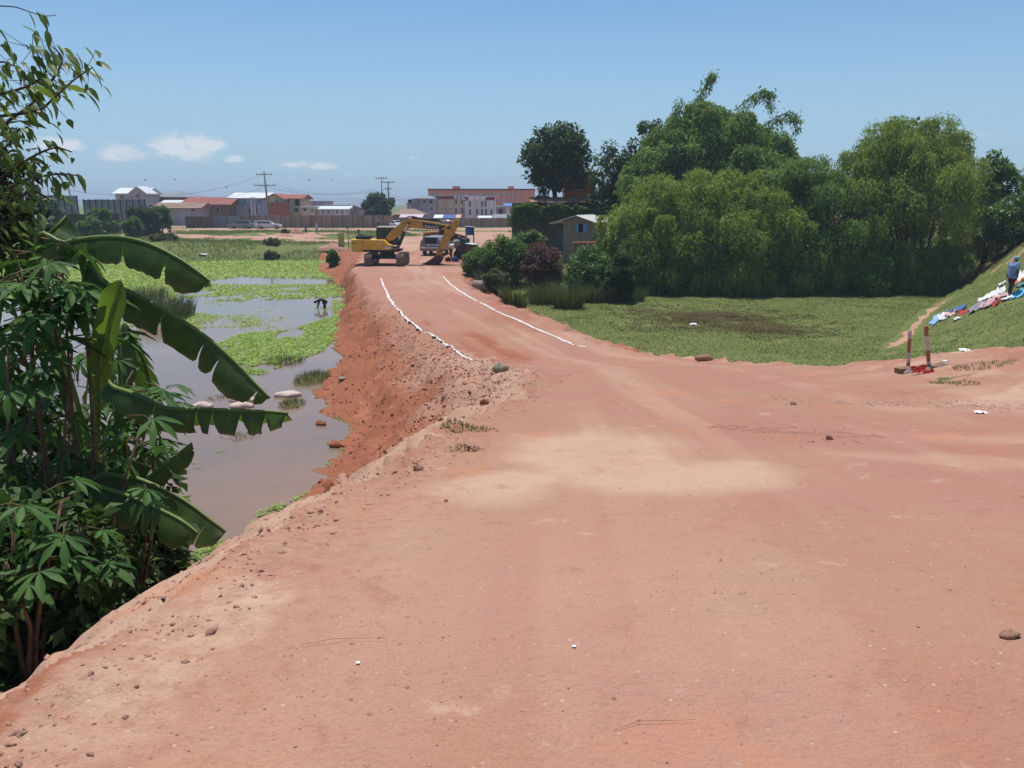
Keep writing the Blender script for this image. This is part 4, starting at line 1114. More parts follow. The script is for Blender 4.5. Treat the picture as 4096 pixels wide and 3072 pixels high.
floaters('floating_weed', [
    ([(0, 262), (190, 260), (334, 258), (334, 270), (341, 279), (240, 277), (180, 284), (0, 300)], 30000, .30, .12, .5),
    ([(60, 280), (190, 283), (240, 285), (345, 284), (343, 297), (240, 301), (120, 300), (60, 300)], 15000, .20, .36, .5),
    ([(100, 300), (190, 312), (260, 318), (262, 326), (185, 329), (100, 325)], 9000, .14, .40, .55),
    ([(215, 345), (240, 334), (290, 330), (338, 315), (341, 335), (322, 352), (285, 365), (262, 376), (232, 371)], 24000, .11, .36, .6),
    ([(332, 300), (346, 300), (345, 330), (326, 348), (320, 340), (334, 322)], 7000, .12, .30, .7),
    ([(170, 300), (340, 298), (330, 345), (230, 345), (170, 330)], 6000, .11, .60, .5),
    ([(185, 560), (240, 520), (300, 497), (345, 470), (335, 495), (260, 530), (200, 565)], 9000, .06, .40, 1.2),
    ([(180, 440), (330, 430), (335, 470), (200, 480)], 3000, .06, .66, 1.3)], DUCK, 61)
for i, (px, py, wpx, dm, hh, n, mt, lab) in enumerate((
        (168, 318, 44, 2.4, 1.9, 1500, REED, 'tall reed clump standing in the pond behind the long banana leaf'),
        (145, 300, 40, 2.0, 1.5, 700, REED, 'looser reed clump left of the tall one in the pond'),
        (312, 380, 34, 1.2, .45, 900, GRASSM, 'low grass tuft in the shallows by the bank, above the right sack'),
        (285, 362, 40, 1.0, .35, 600, REED, 'dull grass tuft at the near edge of the floating weed'),
        (292, 405, 26, .7, .3, 500, GRASSM, 'low grass tuft in the muddy water right of the sacks'),
        (225, 398, 40, .5, .16, 320, STRAW, 'thin drowned grass around the knotted sack'),
        (240, 437, 40, .5, .2, 160, STRAW, 'sparse drowned stalks in the muddy water below the sacks'))):
    p = atz(px, py, 0.0); blade_clump('reed_clump' if hh > 1 else 'grass_tuft', lab, 'reeds' if hh > 1 else 'grass tuft', p, wpx * p.y / F / 2, dm, hh, n, mt, 330 + i, .022 if hh > 1 else .014, .3, 'plants standing in the pond')
# turf on the dyke, the marsh and the field
g = np.random.default_rng(71)
def turf(name, n, x0, x1, y0, y1, cond, h, w, mat, seed):
    g = np.random.default_rng(seed)
    P = scatter(n, x0, x1, y0, y1, cond, g)
    hh = h * g.uniform(.4, 1.2, len(P)) * (.5 + fbm(P[:, 0] * .6, P[:, 1] * .6, seed, 3))
    V, Ft = blades(P, hh, g.uniform(.2, 1.0, len(P)), w, seed=seed)
    return kind(npmesh(name, V, Ft, mat), 'stuff')
def off_path(x, y): return seg_dist(PATH, x, y) > .55
turf('dyke_grass', 90000, 7, 40, 17, 58, lambda x, y, z, m: m['jf'] & (m['dyke'] > .5) & (m['t'] > .03) & off_path(x, y) & (x < .66 * y + 3), .085, .022, GRASSM, 72)
turf('marsh_grass', 120000, 1, 36, 27, 63, lambda x, y, z, m: ~m['jf'] & (x < .6 * y + 2) & (bog(x, y) < .08 + .35 * np.random.default_rng(3).random(len(x))) & off_path(x, y), .07, .026, MARSHG, 73)
turf('bog_grass', 34000, 3, 20, 36, 54, lambda x, y, z, m: ~m['jf'] & (bog(x, y) > .12) & (vnoise(x * 2, y * 2, 7) > .25), .07, .026, BOGG, 76)
turf('field_grass', 60000, -75, -10, 90, 140, lambda x, y, z, m: ~m['jf'] & (blobmask(BARE, x, y) < .3) & (z > .05) & (fbm(x * .2, y * .2, 90, 3) > .42), .32, .07, GRASSM, 74)
turf('verge_grass', 9000, -6, 6, 58, 90, lambda x, y, z, m: (m['t'] > .55) & (blobmask(BARE, x, y) < .4), .3, .05, GRASSM, 75)
# ------------------------------------------------------------------ trees and thickets on the right
def gp(px, Y): 
    x = pray(px, 300).x * Y
    return Vector((x, Y, H(x, Y)))
def rel_m(base, lst):
    lst = [(px, py if py < 200 else 200 + (py - 200) * .84, Y + 8 + (1.0 if py > 228 else -1.0 if py < 200 else .2), r * 1.15) for px, py, Y, r in lst]
    return rel_m0(base, lst)
def rel_m0(base, lst):
    """photo mounds (px, py, depth, radius m) -> relative to base"""
    out = []
    for px, py, Y, r in lst:
        q = at(px, py, Y) - base; out.append((q.x, q.y, q.z - r * .8, r))
    return out
def rel_p(base, pl): return [tuple(at(px, py, Y) - base) for px, py, Y in pl]
B = gp(668, 59)
drape_plant('weeping_bamboo', 'weeping bamboo clump right of the hut, front left of the green wall', 'bamboo', B, rel_m(B, [(622, 222, 52, 1.5), (640, 196, 53, 1.7), (652, 176, 54, 1.8), (664, 210, 51, 1.9), (640, 240, 50.5, 1.7), (672, 250, 50, 1.7), (625, 262, 50.5, 1.3), (690, 225, 51, 1.8), (655, 270, 49.5, 1.4), (688, 275, 49.5, 1.4), (640, 285, 49.5, 1.2)]), WILLOW, 401, 85, 24)
B = gp(745, 58.7)
drape_plant('weeping_bamboo', 'pale weeping bamboo clump in the middle of the green wall', 'bamboo', B, rel_m(B, [(700, 176, 53, 1.9), (722, 166, 54, 1.9), (748, 172, 54, 2.0), (716, 205, 51.5, 2.0), (745, 212, 50.5, 2.0), (770, 195, 52, 1.9), (722, 245, 49.8, 1.8), (756, 250, 49.5, 1.8), (735, 278, 49, 1.5), (776, 232, 50.5, 1.8), (708, 285, 49, 1.2), (765, 285, 48.8, 1.3)]), WILLOW, 402, 85, 24)
B = gp(822, 58.5)
drape_plant('weeping_bamboo', 'feathery weeping bamboo clump between the middle and the tall right one', 'bamboo', B, rel_m(B, [(792, 172, 54, 1.9), (815, 166, 54, 1.9), (838, 176, 53, 1.8), (800, 208, 51.5, 2.0), (830, 214, 51, 2.0), (812, 250, 49.8, 1.7), (845, 245, 50, 1.7), (826, 280, 49, 1.4), (858, 278, 49.5, 1.3), (795, 284, 48.8, 1.3)]), WILLOWD, 403, 85, 24)
B = gp(915, 61)
drape_plant('weeping_bamboo', 'tall weeping bamboo clump with a domed top at the right', 'bamboo', B, rel_m(B, [(880, 140, 55, 2.0), (902, 128, 55, 2.2), (928, 126, 55, 2.2), (952, 138, 55, 2.0), (866, 166, 54, 2.0), (890, 165, 53, 2.2), (920, 160, 53, 2.2), (950, 170, 53, 2.2), (975, 172, 60, 2.0), (862, 205, 52, 1.7), (982, 205, 60, 2.0), (962, 210, 57, 2.0), (905, 200, 54.5, 1.9), (990, 228, 61, 1.7), (952, 245, 54, 1.5), (860, 238, 51.5, 1.4)]), WILLOW, 404, 85, 24)
B = gp(905, 58.8)
drape_plant('weeping_bamboo', 'low dark weeping clump in front of the tall domed bamboo', 'bamboo', B, rel_m(B, [(880, 250, 50.2, 1.4), (905, 262, 50, 1.4), (928, 268, 51.5, 1.2), (890, 288, 49.5, 1.1), (915, 290, 49.5, 1.0), (868, 285, 49, 1.1), (938, 282, 53, .9)]), WILLOWD, 405, 80, 22)
for i, (px0, lab) in enumerate(((640, 'dark low bamboo skirt under the front left weeping clump'), (705, 'dark low bamboo skirt under the pale middle clump'), (775, 'dark low bamboo skirt right of the pale middle clump'), (845, 'dark low bamboo skirt left of the tall domed clump'), (915, 'dark low bamboo skirt at the foot of the dyke'))):
    B = gp(px0, 59)
    drape_plant('weeping_bamboo', lab, 'bamboo', B, rel_m0(B, [(px0 + dx, 246 + dy * .85, 58.8, 1.6) for dx, dy in ((-26, 6), (-8, -6), (12, 2), (28, 10), (-16, 26), (6, 24), (24, 30))]), WILLOWD, 450 + i, 60, 22)  # shade under the canopy is put into the darker leaf colour
B = gp(720, 74)
drape_plant('tall_bamboo', 'tallest bamboo grove with arching plumes above the other trees', 'bamboo', B, rel_m(B, [(672, 134, 66, 2.0), (652, 158, 65, 1.8), (665, 150, 65, 2.2), (690, 124, 66, 2.4), (710, 110, 66, 2.4), (735, 112, 66, 2.4), (755, 124, 66, 2.2), (700, 150, 64, 2.8), (730, 148, 63.5, 2.8), (757, 152, 64.5, 2.4), (672, 180, 63, 2.2), (773, 150, 66, 1.7), (648, 172, 64, 2.0), (745, 180, 62, 2.3)]), WILLOWD, 406, 80, 24, .42, .11, (1, 2.2),
            plumes=[rel_p(B, [(690, 110, 74), (702, 92, 74), (710, 76, 74), (713, 73, 74)]), rel_p(B, [(735, 110, 74), (752, 96, 74), (763, 90, 74), (770, 92, 74), (770, 108, 74)]), rel_p(B, [(758, 130, 74), (775, 118, 74), (788, 112, 74), (796, 114, 74), (798, 130, 74)]),
                    rel_p(B, [(660, 150, 74), (672, 120, 74), (682, 98, 74)])])
B = gp(552, 84)
broad_tree('round_crowned_tree', 'dark round-crowned tree standing behind the long low building', 'tree', B, (at(555, 122, 84).z - B.z), (at(558, 150, 84).x - B.x, 0), (3.9, 3.4, 3.7), .5, DARKLEAF, 411, 120, 90, .28)
B = gp(612, 79)
broad_tree('dark_tree', 'dark broadleaf tree beside the brick tower left of the bamboo', 'tree', B, (at(612, 132, 79).z - B.z), (at(615, 150, 79).x - B.x, 0), (2.8, 2.8, 5.0), .36, DARKLEAF, 412, 70, 90, .26)
B = gp(642, 80)
broad_tree('dark_tree', 'taller dark broadleaf tree leaning against the tall bamboo', 'tree', B, (at(640, 106, 80).z - B.z), (0, 0), (2.6, 2.6, 6.4), .36, DARKLEAF, 413, 80, 90, .26)
B = gp(690, 72)
broad_tree('dark_tree', 'dark glossy tree half hidden in front of the tall bamboo', 'tree', gp(668, 70), (at(668, 138, 70).z - gp(668, 70).z), (0, 0), (2.2, 2.0, 4.4), .34, DARKLEAF, 414, 60, 90, .2)
broad_tree('dark_tree', 'dark tree filling the right side of the tall bamboo grove', 'tree', gp(768, 77), (at(768, 122, 77).z - gp(768, 77).z), (0, 0), (2.4, 2.2, 6.0), .34, MIDLEAF, 415, 70, 90, .24)
broad_tree('feather_leaved_tree', 'feather-leaved tree rising behind the domed bamboo, on its left', 'tree', gp(880, 68), (at(885, 117, 68).z - gp(880, 68).z), (.2, 0), (4.0, 2.8, 3.9), .5, MIDLEAF, 416, 60, 80, .22)
broad_tree('leafy_tree', 'dark leafy tree showing right of the domed bamboo', 'tree', gp(978, 66), (at(978, 142, 66).z - gp(978, 66).z), (0, 0), (2.2, 1.9, 3.2), .36, MIDLEAF, 417, 46, 80, .2)
broad_tree('leafy_tree', 'small leafy tree at the right edge above the dyke', 'tree', gp(1022, 66), (at(1022, 150, 66).z - gp(1022, 66).z), (.3, 0), (2.0, 1.9, 2.8), .3, MIDLEAF, 418, 50, 80, .2)
VINE = leaf_mat('vine_leaf', (.05, .11, .02), (.12, .20, .035), .3, .45)
thicket('creeper_thicket', 'bright green creeper thicket on top of the dyke at the right edge', 'shrub', gp(1014, 61), (3.8, 2.4), at(1010, 190, 61).z - gp(1014, 61).z, 170, .26, VINE, 421)
thicket('low_shrub', 'bright low shrub at the foot of the dyke before the dark bamboo', 'shrub', hit(935, 292, 20, 90), (1.5, .8), 1.15, 40, .2, VINE, 422)
thicket('low_shrub', 'small pale shrub left of the bright one below the dark bamboo', 'shrub', hit(913, 293, 20, 90), (.5, .4), 1.0, 16, .16, MIDLEAF, 423)
# shrubs and reeds between the road and the hut
def shrub_px(name, label, px, py, wpx, hpx, Y, size, mat, seed, n=70):
    b = at(px, py, Y); x, y = b.x, b.y; z = H(x, y)
    top = at(px, py - hpx, Y).z
    return thicket(name, label, 'shrub', (x, y, z), (wpx * Y / F / 2, wpx * Y / F / 2.4), max(.6, top - z), n, size, mat, seed)
shrub_px('maroon_bush', 'round maroon-leaved bush in front of the hut', 543, 279, 46, 40, 55, .14, MAROON, 431, 130)
shrub_px('green_shrub', 'large pale green shrub left of the maroon bush', 503, 279, 58, 46, 58, .2, MIDLEAF, 432, 150)
shrub_px('green_shrub', 'green shrub nearest the excavator bucket', 480, 278, 40, 32, 59, .18, WEED, 433, 100)
shrub_px('green_shrub', 'broad green shrub below the hut window', 588, 285, 52, 42, 55, .16, VINE, 434, 140)
shrub_px('green_shrub', 'dark green shrub between the hut and the bamboo', 620, 288, 34, 42, 53, .18, DARKLEAF, 435, 80)
shrub_px('green_shrub', 'bushy green shrub above the maroon bush by the hut wall', 528, 264, 46, 36, 63, .2, VINE, 436, 110)
shrub_px('green_shrub', 'leggy shrub at the road side before the green shrubs', 495, 290, 30, 24, 51, .15, REED, 437, 60)
for i, (px, py, wpx, dm, hh, n, lab) in enumerate(((514, 305, 22, .7, 2.0, 900, 'dense upright reed clump at the road side'), (545, 304, 30, .9, 2.1, 1100, 'reed clump under the maroon bush'), (569, 309, 28, .8, 2.3, 1200, 'tall dark reed clump in the middle of the reed row'),
        (594, 303, 26, .8, 1.8, 800, 'paler reed clump right of the tall dark one'), (618, 303, 26, .7, 1.6, 700, 'shorter reed clump near the bamboo foot'), (636, 302, 18, .6, 1.6, 500, 'last reed clump of the row, against the bamboo'), (485, 288, 22, .8, 1.6, 500, 'reed clump behind the pipe at the road edge'))):
    p = hit(px, py, 20, 80); blade_clump('reed_clump', lab, 'reeds', p + Vector((0, .5, 0)), wpx * p.y / F / 2, dm, hh * (.8 + .1 * (i % 4)), int(n * .8), REED, 440 + i, .026, .42, 'reeds along the marsh edge')
# concrete pipe end by the road
p = hit(484, 291, 20, 90)
mb = MB(); mb.tube([(-.65, .3, .32), (.45, -.1, .3)], [.34, .34], 14, cap=False); mb.tube([(-.65, .3, .32), (.45, -.1, .3)], [.27, .27], 14, cap=False)
o = mb.build('drain_pipe', M('pipe_concrete', (.30, .24, .19), .9, .3, 6)); o.location = p; tag(o, 'short concrete drain pipe lying at the marsh side of the road', 'pipe')
# ------------------------------------------------------------------ people
SKIN = M('brown_skin', (.10, .052, .034), .6, .15, 10)
def skin_mesh(name, joints, edges, mat, parent, sub=2):
    """joints: {name: ((x, y, z), radius)}; grows one continuous surface over the edges"""
    ks = list(joints); me = bpy.data.meshes.new(name)
    me.from_pydata([joints[k][0] for k in ks], [(ks.index(a), ks.index(b)) for a, b in edges], [])
    o = bpy.data.objects.new(name, me); COL.objects.link(o)
    o.modifiers.new('skin', 'SKIN'); s = o.modifiers.new('sub', 'SUBSURF'); s.levels = s.render_levels = sub
    for i, k in enumerate(ks):
        r = joints[k][1]; me.skin_vertices[0].data[i].radius = r if isinstance(r, tuple) else (r, r)
    me.skin_vertices[0].data[0].use_root = True
    dg = bpy.context.evaluated_depsgraph_get(); dg.update()
    m2 = bpy.data.meshes.new_from_object(o.evaluated_get(dg)); m2.name = name
    o.modifiers.clear(); o.data = m2; bpy.data.meshes.remove(me)
    m2.materials.clear(); m2.materials.append(mat)
    for p in m2.polygons: p.use_smooth = True
    o.parent = parent
    return o
BODY_E = [('pel', 'wai'), ('wai', 'che'), ('che', 'nec'), ('nec', 'hea'), ('hea', 'cro'), ('che', 'shl'), ('shl', 'ell'), ('ell', 'wrl'), ('wrl', 'hal'), ('che', 'shr'), ('shr', 'elr'), ('elr', 'wrr'), ('wrr', 'har'),
          ('pel', 'hil'), ('hil', 'knl'), ('knl', 'anl'), ('anl', 'tol'), ('pel', 'hir'), ('hir', 'knr'), ('knr', 'anr'), ('anr', 'tor')]
def skeleton(over=None):
    """standing figure 1.65 m facing +x; l = +y side"""
    j = dict(pel=((0, 0, .88), (.13, .10)), wai=((0, 0, 1.05), (.12, .09)), che=((0, 0, 1.27), (.15, .105)), nec=((0, 0, 1.41), .05), hea=((.02, 0, 1.52), (.075, .085)), cro=((.02, 0, 1.61), .06),
             shl=((0, .17, 1.35), .055), ell=((-.02, .22, 1.09), .042), wrl=((.05, .22, .87), .03), hal=((.07, .21, .78), (.02, .035)),
             shr=((0, -.17, 1.35), .055), elr=((-.02, -.22, 1.09), .042), wrr=((.05, -.22, .87), .03), har=((.07, -.21, .78), (.02, .035)),
             hil=((0, .09, .82), .085), knl=((.02, .1, .47), .058), anl=((-.02, .1, .09), .038), tol=((.13, .11, .03), (.035, .025)),
             hir=((0, -.09, .82), .085), knr=((.02, -.1, .47), .058), anr=((-.02, -.1, .09), .038), tor=((.13, -.11, .03), (.035, .025)))
    for k, v in (over or {}).items(): j[k] = (v, j[k][1])
    return j
def grow(j, keys, k, extra=0): return {q: (j[q][0], tuple(np.array(j[q][1] if isinstance(j[q][1], tuple) else (j[q][1],) * 2) * k + extra)) for q in keys}
def person(label, loc, rz, top, legs, over=None, hat=None, scale=1., leg_keys=('pel', 'hil', 'knl', 'anl', 'hir', 'knr', 'anr'), hair=True, sub=1):
    root = thing('person', label, 'person', loc, rz, None, scale)
    j = skeleton(over)
    skin_mesh('body', j, BODY_E, SKIN, root, sub)
    tk = ('wai', 'che', 'shl', 'ell', 'shr', 'elr', 'pel')
    skin_mesh('shirt', grow(j, tk, 1.16, .008), [e for e in BODY_E if e[0] in tk and e[1] in tk and e != ('pel', 'wai')] + [('pel', 'wai')], top, root, sub)
    skin_mesh('trousers', grow(j, leg_keys, 1.14, .008), [e for e in BODY_E if e[0] in leg_keys and e[1] in leg_keys], legs, root, sub)
    h = Vector(j['hea'][0]); c = Vector(j['cro'][0]); d = (c - h).normalized()
    mb = MB(); mb.blob(h + d * .055 + Vector((-.012, 0, 0)), (.105, .095, .085), .05, 3, 0, 12, 8)
    if hat is not None:
        if hat[0] == 'hat': mb.tube([h + d * .05, h + d * .065], [.19, .17], 14)
        mb.build('headscarf' if hat[0] == 'scarf' else 'hat', hat[1], root)
    elif hair: mb.build('hair', M('black_hair', (.012, .01, .009), .8), root)
    return root, j
BLUEJ = M('pale_blue_cotton', (.26, .36, .58), .9, .22, 9, .006, 20); MAROONC = M('maroon_cloth', (.10, .02, .035), .9, .3, 9, .006, 20); NAVY = M('dark_cloth', (.03, .03, .045), .9, .3, 9)
WHITEC = M('white_cloth', (.74, .73, .72), .9, .14, 12, .006, 25); GREYC = M('grey_cloth', (.25, .25, .28), .9, .25, 12); SCARF = M('blue_scarf', (.28, .42, .68), .9, .25, 30)
CYANC = M('cyan_cloth', (.10, .42, .62), .9, .2, 12); REDC = M('red_cloth', (.48, .05, .06), .9, .2, 12); ORANGEC = M('orange_cloth', (.62, .16, .05), .9, .2, 12); DENIM = M('denim_cloth', (.10, .16, .30), .9, .3, 14); PINKC = M('pink_cloth', (.62, .36, .36), .9, .2, 12)
wp = hit(1009.5, 295, 15, 60)
sc_w = (295 - 255.5) * wp.y / F / 1.69
woman, wj = person('woman in pale blue jacket and blue headscarf standing among the laundry on the slope', wp, R(28), BLUEJ, MAROONC,
    dict(wai=(.02, 0, 1.05), che=(.05, 0, 1.27), nec=(.1, 0, 1.41), hea=(.15, 0, 1.51), cro=(.17, 0, 1.60), shl=(.04, .17, 1.33), ell=(.16, .24, 1.10), wrl=(.36, .2, 1.0), hal=(.44, .18, .97), shr=(.02, -.18, 1.33), elr=(-.06, -.24, 1.07), wrr=(-.04, -.25, .84), har=(-.02, -.25, .75), hil=(.02, .09, .82), knl=(.12, .1, .47), anl=(.08, .1, .09), tol=(.22, .11, .03), knr=(-.04, -.1, .47), anr=(-.12, -.1, .09), tor=(.02, -.11, .03)),
    ('scarf', SCARF), sc_w, ('pel', 'hil', 'knl', 'hir', 'knr'), sub=2)
mb = MB()                                                       # open jacket tail over the hips
vs, fs = [], []
for i in range(6):
    z = 1.33 - i * .12; r_ = (.17, .185, .19, .2, .215, .22)[i]
    for k in range(13):
        a = R(65) + R(230) * k / 12
        vs.append((math.cos(a) * r_ * .8 + .03, math.sin(a) * r_ * 1.05, z + .02 * math.sin(3 * a)))
for i in range(5):
    for k in range(12): fs.append((i * 13 + k, i * 13 + k + 1, (i + 1) * 13 + k + 1, (i + 1) * 13 + k))
mb.add(vs, fs, 0, True); o = mb.build('jacket_tail', BLUEJ, woman)
sm = o.modifiers.new('thick', 'SOLIDIFY'); sm.thickness = .02
hw = woman.matrix_basis @ Vector((.46, .18, .9))
mb = MB(); vs, fs = [], []
for i in range(7):
    for k in range(7): vs.append(((k / 6 - .5) * (.18 + .3 * i / 6), .06 * math.sin(k * 1.6 + i * .5), .08 - i * .075))
for i in range(6):
    for k in range(6): fs.append((i * 7 + k, i * 7 + k + 1, (i + 1) * 7 + k + 1, (i + 1) * 7 + k))
mb.add(vs, fs, 0, True); o = mb.build('held_cloth', M('wine_cloth', (.20, .02, .06), .9, .3, 9)); o.location = hw; o.rotation_euler = (0, 0, .5)
sm = o.modifiers.new('thick', 'SOLIDIFY'); sm.thickness = .015
tag(o, 'wine-red garment held out by the woman on the slope', 'garment')
def cloth(label, quad, mat, seed, bump=.07, name='laundry'):
    qx, qy = sum(q[0] for q in quad) / 4, sum(q[1] for q in quad) / 4
    c = [hit(875 + (qx + (x - qx) * 1.3) * .098, 237.5 + (qy + (y - qy) * 1.3) * .098, 15, 60) for x, y in quad]
    n, m = 9, 6; rs = random.Random(seed); vs = []
    ph = rs.uniform(0, 6)
    for j in range(m + 1):
        for i in range(n + 1):
            u, v = i / n, j / m
            p = (c[0] * (1 - u) + c[1] * u) * (1 - v) + (c[3] * (1 - u) + c[2] * u) * v
            p.x += rs.uniform(-.05, .05); p.y += rs.uniform(-.06, .06)
            vs.append((p.x, p.y, H(p.x, p.y) + .02 + bump * (abs(math.sin(u * 9 + v * 5 + ph)) * .6 + rs.random() * .5)))
    cen = Vector((sum(v[0] for v in vs), sum(v[1] for v in vs), sum(v[2] for v in vs))) / len(vs)
    mb = MB(); mb.add([Vector(v) - cen for v in vs], [(j * (n + 1) + i, j * (n + 1) + i + 1, (j + 1) * (n + 1) + i + 1, (j + 1) * (n + 1) + i) for j in range(m) for i in range(n)], 0, True)
    o = mb.build(name, mat); o.location = cen
    sm = o.modifiers.new('thick', 'SOLIDIFY'); sm.thickness = .012
    return tag(o, label, 'laundry', 'laundry drying on the slope')
cloth('pale blue garment at the lower left end of the laundry row', [(560, 880), (640, 800), (690, 815), (600, 895)], SCARF, 1)
cloth('white garment beside the pale blue one at the low end of the laundry row', [(640, 800), (730, 770), (760, 805), (660, 850)], WHITEC, 2)
cloth('pink garment lying on the low end of the laundry row', [(715, 785), (800, 765), (815, 795), (730, 815)], PINKC, 3)
cloth('dark blue garment arched at the back of the low laundry', [(750, 745), (860, 715), (900, 735), (790, 775)], DENIM, 4, .1)
cloth('dull red garment next to the dark blue one', [(850, 755), (935, 735), (945, 760), (860, 780)], REDC, 5)
cloth('grey striped cloth in the middle of the laundry row', [(960, 745), (1060, 685), (1110, 700), (985, 770)], GREYC, 6)
cloth('long pale pink cloth running up the laundry row', [(1050, 700), (1170, 650), (1205, 680), (1080, 730)], PINKC, 7)
cloth('bright white cloth spread left of the laundry row, below the woman', [(1060, 645), (1150, 590), (1240, 595), (1120, 650)], WHITEC, 8, .1)
cloth('red towel across the white clothes below the woman', [(1205, 690), (1260, 635), (1290, 640), (1240, 690)], REDC, 9)
cloth('white and pink cloth under the feet of the woman', [(1180, 655), (1290, 600), (1370, 590), (1250, 650)], PINKC, 10)
cloth('white folded cloth right of the red towel', [(1300, 640), (1390, 605), (1410, 625), (1320, 655)], WHITEC, 11, .1)
cloth('cyan-blue cloth at the right end of the laundry row', [(1370, 620), (1480, 545), (1560, 535), (1430, 620)], CYANC, 12)
cloth('pale cloth alone on the grass left of the woman', [(1222, 565), (1265, 530), (1325, 525), (1300, 560)], WHITEC, 13)
cloth('orange cloth on the grass right behind the woman', [(1415, 470), (1440, 425), (1560, 415), (1540, 460)], ORANGEC, 14, .1)
cloth('white cloth at the right edge behind the orange one', [(1460, 410), (1490, 375), (1560, 365), (1550, 405)], WHITEC, 15, .12)
cloth('small green-white cloth on the grass left of the orange cloth', [(1262, 490), (1300, 470), (1325, 474), (1290, 495)], WHITEC, 16, .04)
cloth('small white rag below the laundry row', [(795, 860), (835, 825), (862, 835), (820, 862)], WHITEC, 17, .05)
cloth('teal garment at the right edge above the cyan cloth', [(1440, 510), (1500, 470), (1570, 460), (1520, 500)], M('teal_cloth', (.08, .22, .22), .9, .3, 12), 18)
# someone bending down in the pond
p = atz(325, 308, 0.0)
person('person in a dark shirt bending down in the pond by the floating weed', (p.x, p.y, -.42), R(200), NAVY, NAVY,
       dict(wai=(.1, 0, 1.0), che=(.33, 0, .98), nec=(.47, 0, .92), hea=(.56, 0, .86), cro=(.63, 0, .80), shl=(.35, .17, .96), ell=(.4, .2, .7), wrl=(.46, .18, .5), hal=(.48, .18, .42), shr=(.35, -.17, .96), elr=(.4, -.2, .7), wrr=(.46, -.18, .5), har=(.48, -.18, .42)))
def far_person(label, px, py, Y, hpx, top, legs, rz, hat=None):
    q = at(px, py, Y); z = H(q.x, q.y)
    return person(label, (q.x, q.y, z), rz, top, legs, None, hat, max(.62, min(1.08, hpx * Y / F / 1.66)), sub=1)
far_person('person in white with a pale hat walking across the far field', 317, 236, 128, 9.5, WHITEC, GREYC, R(40), ('hat', WHITEC))
far_person('child standing on the bare ground left of the excavator roof', 358.6, 235.5, 122, 7, NAVY, NAVY, R(120))
far_person('person in brown beside the far earth heap', 306, 235, 130, 7.5, M('brown_cloth', (.2, .12, .08), .9), NAVY, R(70))
far_person('dark figure standing at the edge of the field behind the banana leaf', 170.5, 238, 112, 11, NAVY, NAVY, R(-60))
far_person('person with a white hard hat by the brick wall above the excavator cab', 378.5, 228, 150, 8, NAVY, NAVY, R(-90), ('hat', WHITEC))
far_person('person in dark clothes by the brick wall right of the hard-hatted one', 388, 228, 150, 7, GREYC, NAVY, R(-40))
far_person('person in a white shirt leaning by the scrap machine behind the excavator arm', 451, 252, 73, 17, WHITEC, NAVY, R(150))

# ------------------------------------------------------------------ excavator
YEL = M('yellow_paint', (.78, .41, .03), .45, .18, 3, 0, 30, .45); YELD = M('ochre_paint', (.62, .31, .04), .5, .25, 3, 0, 30, .4)
BLK = M('black_paint', (.025, .024, .023), .5, .3, 5); STEEL = M('track_steel', (.28, .20, .155), .7, .4, 8, .01, 20); CHROME = M('chrome_rod', (.75, .74, .72), .25, .05, 5, 0, 30, .5, .8)
DIRTY = M('muddy_steel', (.13, .065, .045), .85, .4, 8, .01, 25); GLASS = M('dark_glass', (.03, .038, .045), .08, .1, 3, 0, 30, .6); LIGHTT = M('pale_panel', (.62, .60, .56), .5, .1, 4)
eb = at(387.5, 262, 67); eb.z = H(eb.x, eb.y) + .02
k_ = .00617
exc = thing('excavator', 'yellow crawler excavator standing on the embankment road with its arm reaching right', 'excavator', eb)
def zx(x, y): return ((x - 850) * k_, (745 - y) * k_)
for sgn in (-1, 1):
    cx = sgn * 1.29
    tr_ = MB(); prof = []
    n = 10
    for i in range(n + 1): a = math.pi / 2 + math.pi * i / n; prof.append((-1.55 + math.cos(a) * .36, .45 + math.sin(a) * .36))
    for i in range(n + 1): a = -math.pi / 2 + math.pi * i / n; prof.append((1.55 + math.cos(a) * .36, .45 + math.sin(a) * .36))
    tr_.prism(prof, 'x', cx - .2, cx + .2); tr = tr_.build('track', BLK, exc)
    loop = []
    P_ = [Vector((0, u, w)) for u, w in prof]; P_.append(P_[0])
    per = sum((P_[i + 1] - P_[i]).length for i in range(len(P_) - 1)); N_ = 46; acc = 0; tgt = 0
    sh = MB()
    for i in range(len(P_) - 1):
        L_ = (P_[i + 1] - P_[i]).length; t = (P_[i + 1] - P_[i]).normalized()
        while tgt < acc + L_ - 1e-6:
            c = P_[i] + t * (tgt - acc); nn = Vector((0, t.z, -t.y))
            if nn.dot(c - Vector((0, 0, .45))) < 0: nn = -nn
            rot = Matrix((Vector((1, 0, 0)), t, nn)).transposed()
            sh.box(Vector((cx, 0, 0)) + c + nn * .05, (.62, per / N_ * .9, .05), rot); sh.box(Vector((cx, 0, 0)) + c + nn * .095, (.62, .03, .04), rot)
            tgt += per / N_
        acc += L_
    kind(sh.build('track_shoes', STEEL, tr), 'stuff')
    for yy in (-1.55, 1.55):
        w = MB(); w.tube([(cx - .24, yy, .45), (cx + .24, yy, .45)], [.3, .3], 14); w.build('idler_wheel', DIRTY, tr)
    w = MB(); w.box((cx, 0, .5), (.5, 2.4, .34)); w.build('track_frame', BLK, tr, .02)
mb = MB(); mb.box((0, 0, .62), (2.2, 1.1, .34)); mb.tube([(0, 0, .75), (0, 0, 1.06)], [.62, .62], 20); mb.build('undercarriage', BLK, exc, .02)
mb = MB(); mb.prism([(-2.2, 1.06), (1.15, 1.06), (1.15, 1.22), (-2.2, 1.22)], 'y', -1.3, 1.3); mb.build('deck', BLK, exc, .02)
mb = MB()                                                       # counterweight, rounded in plan
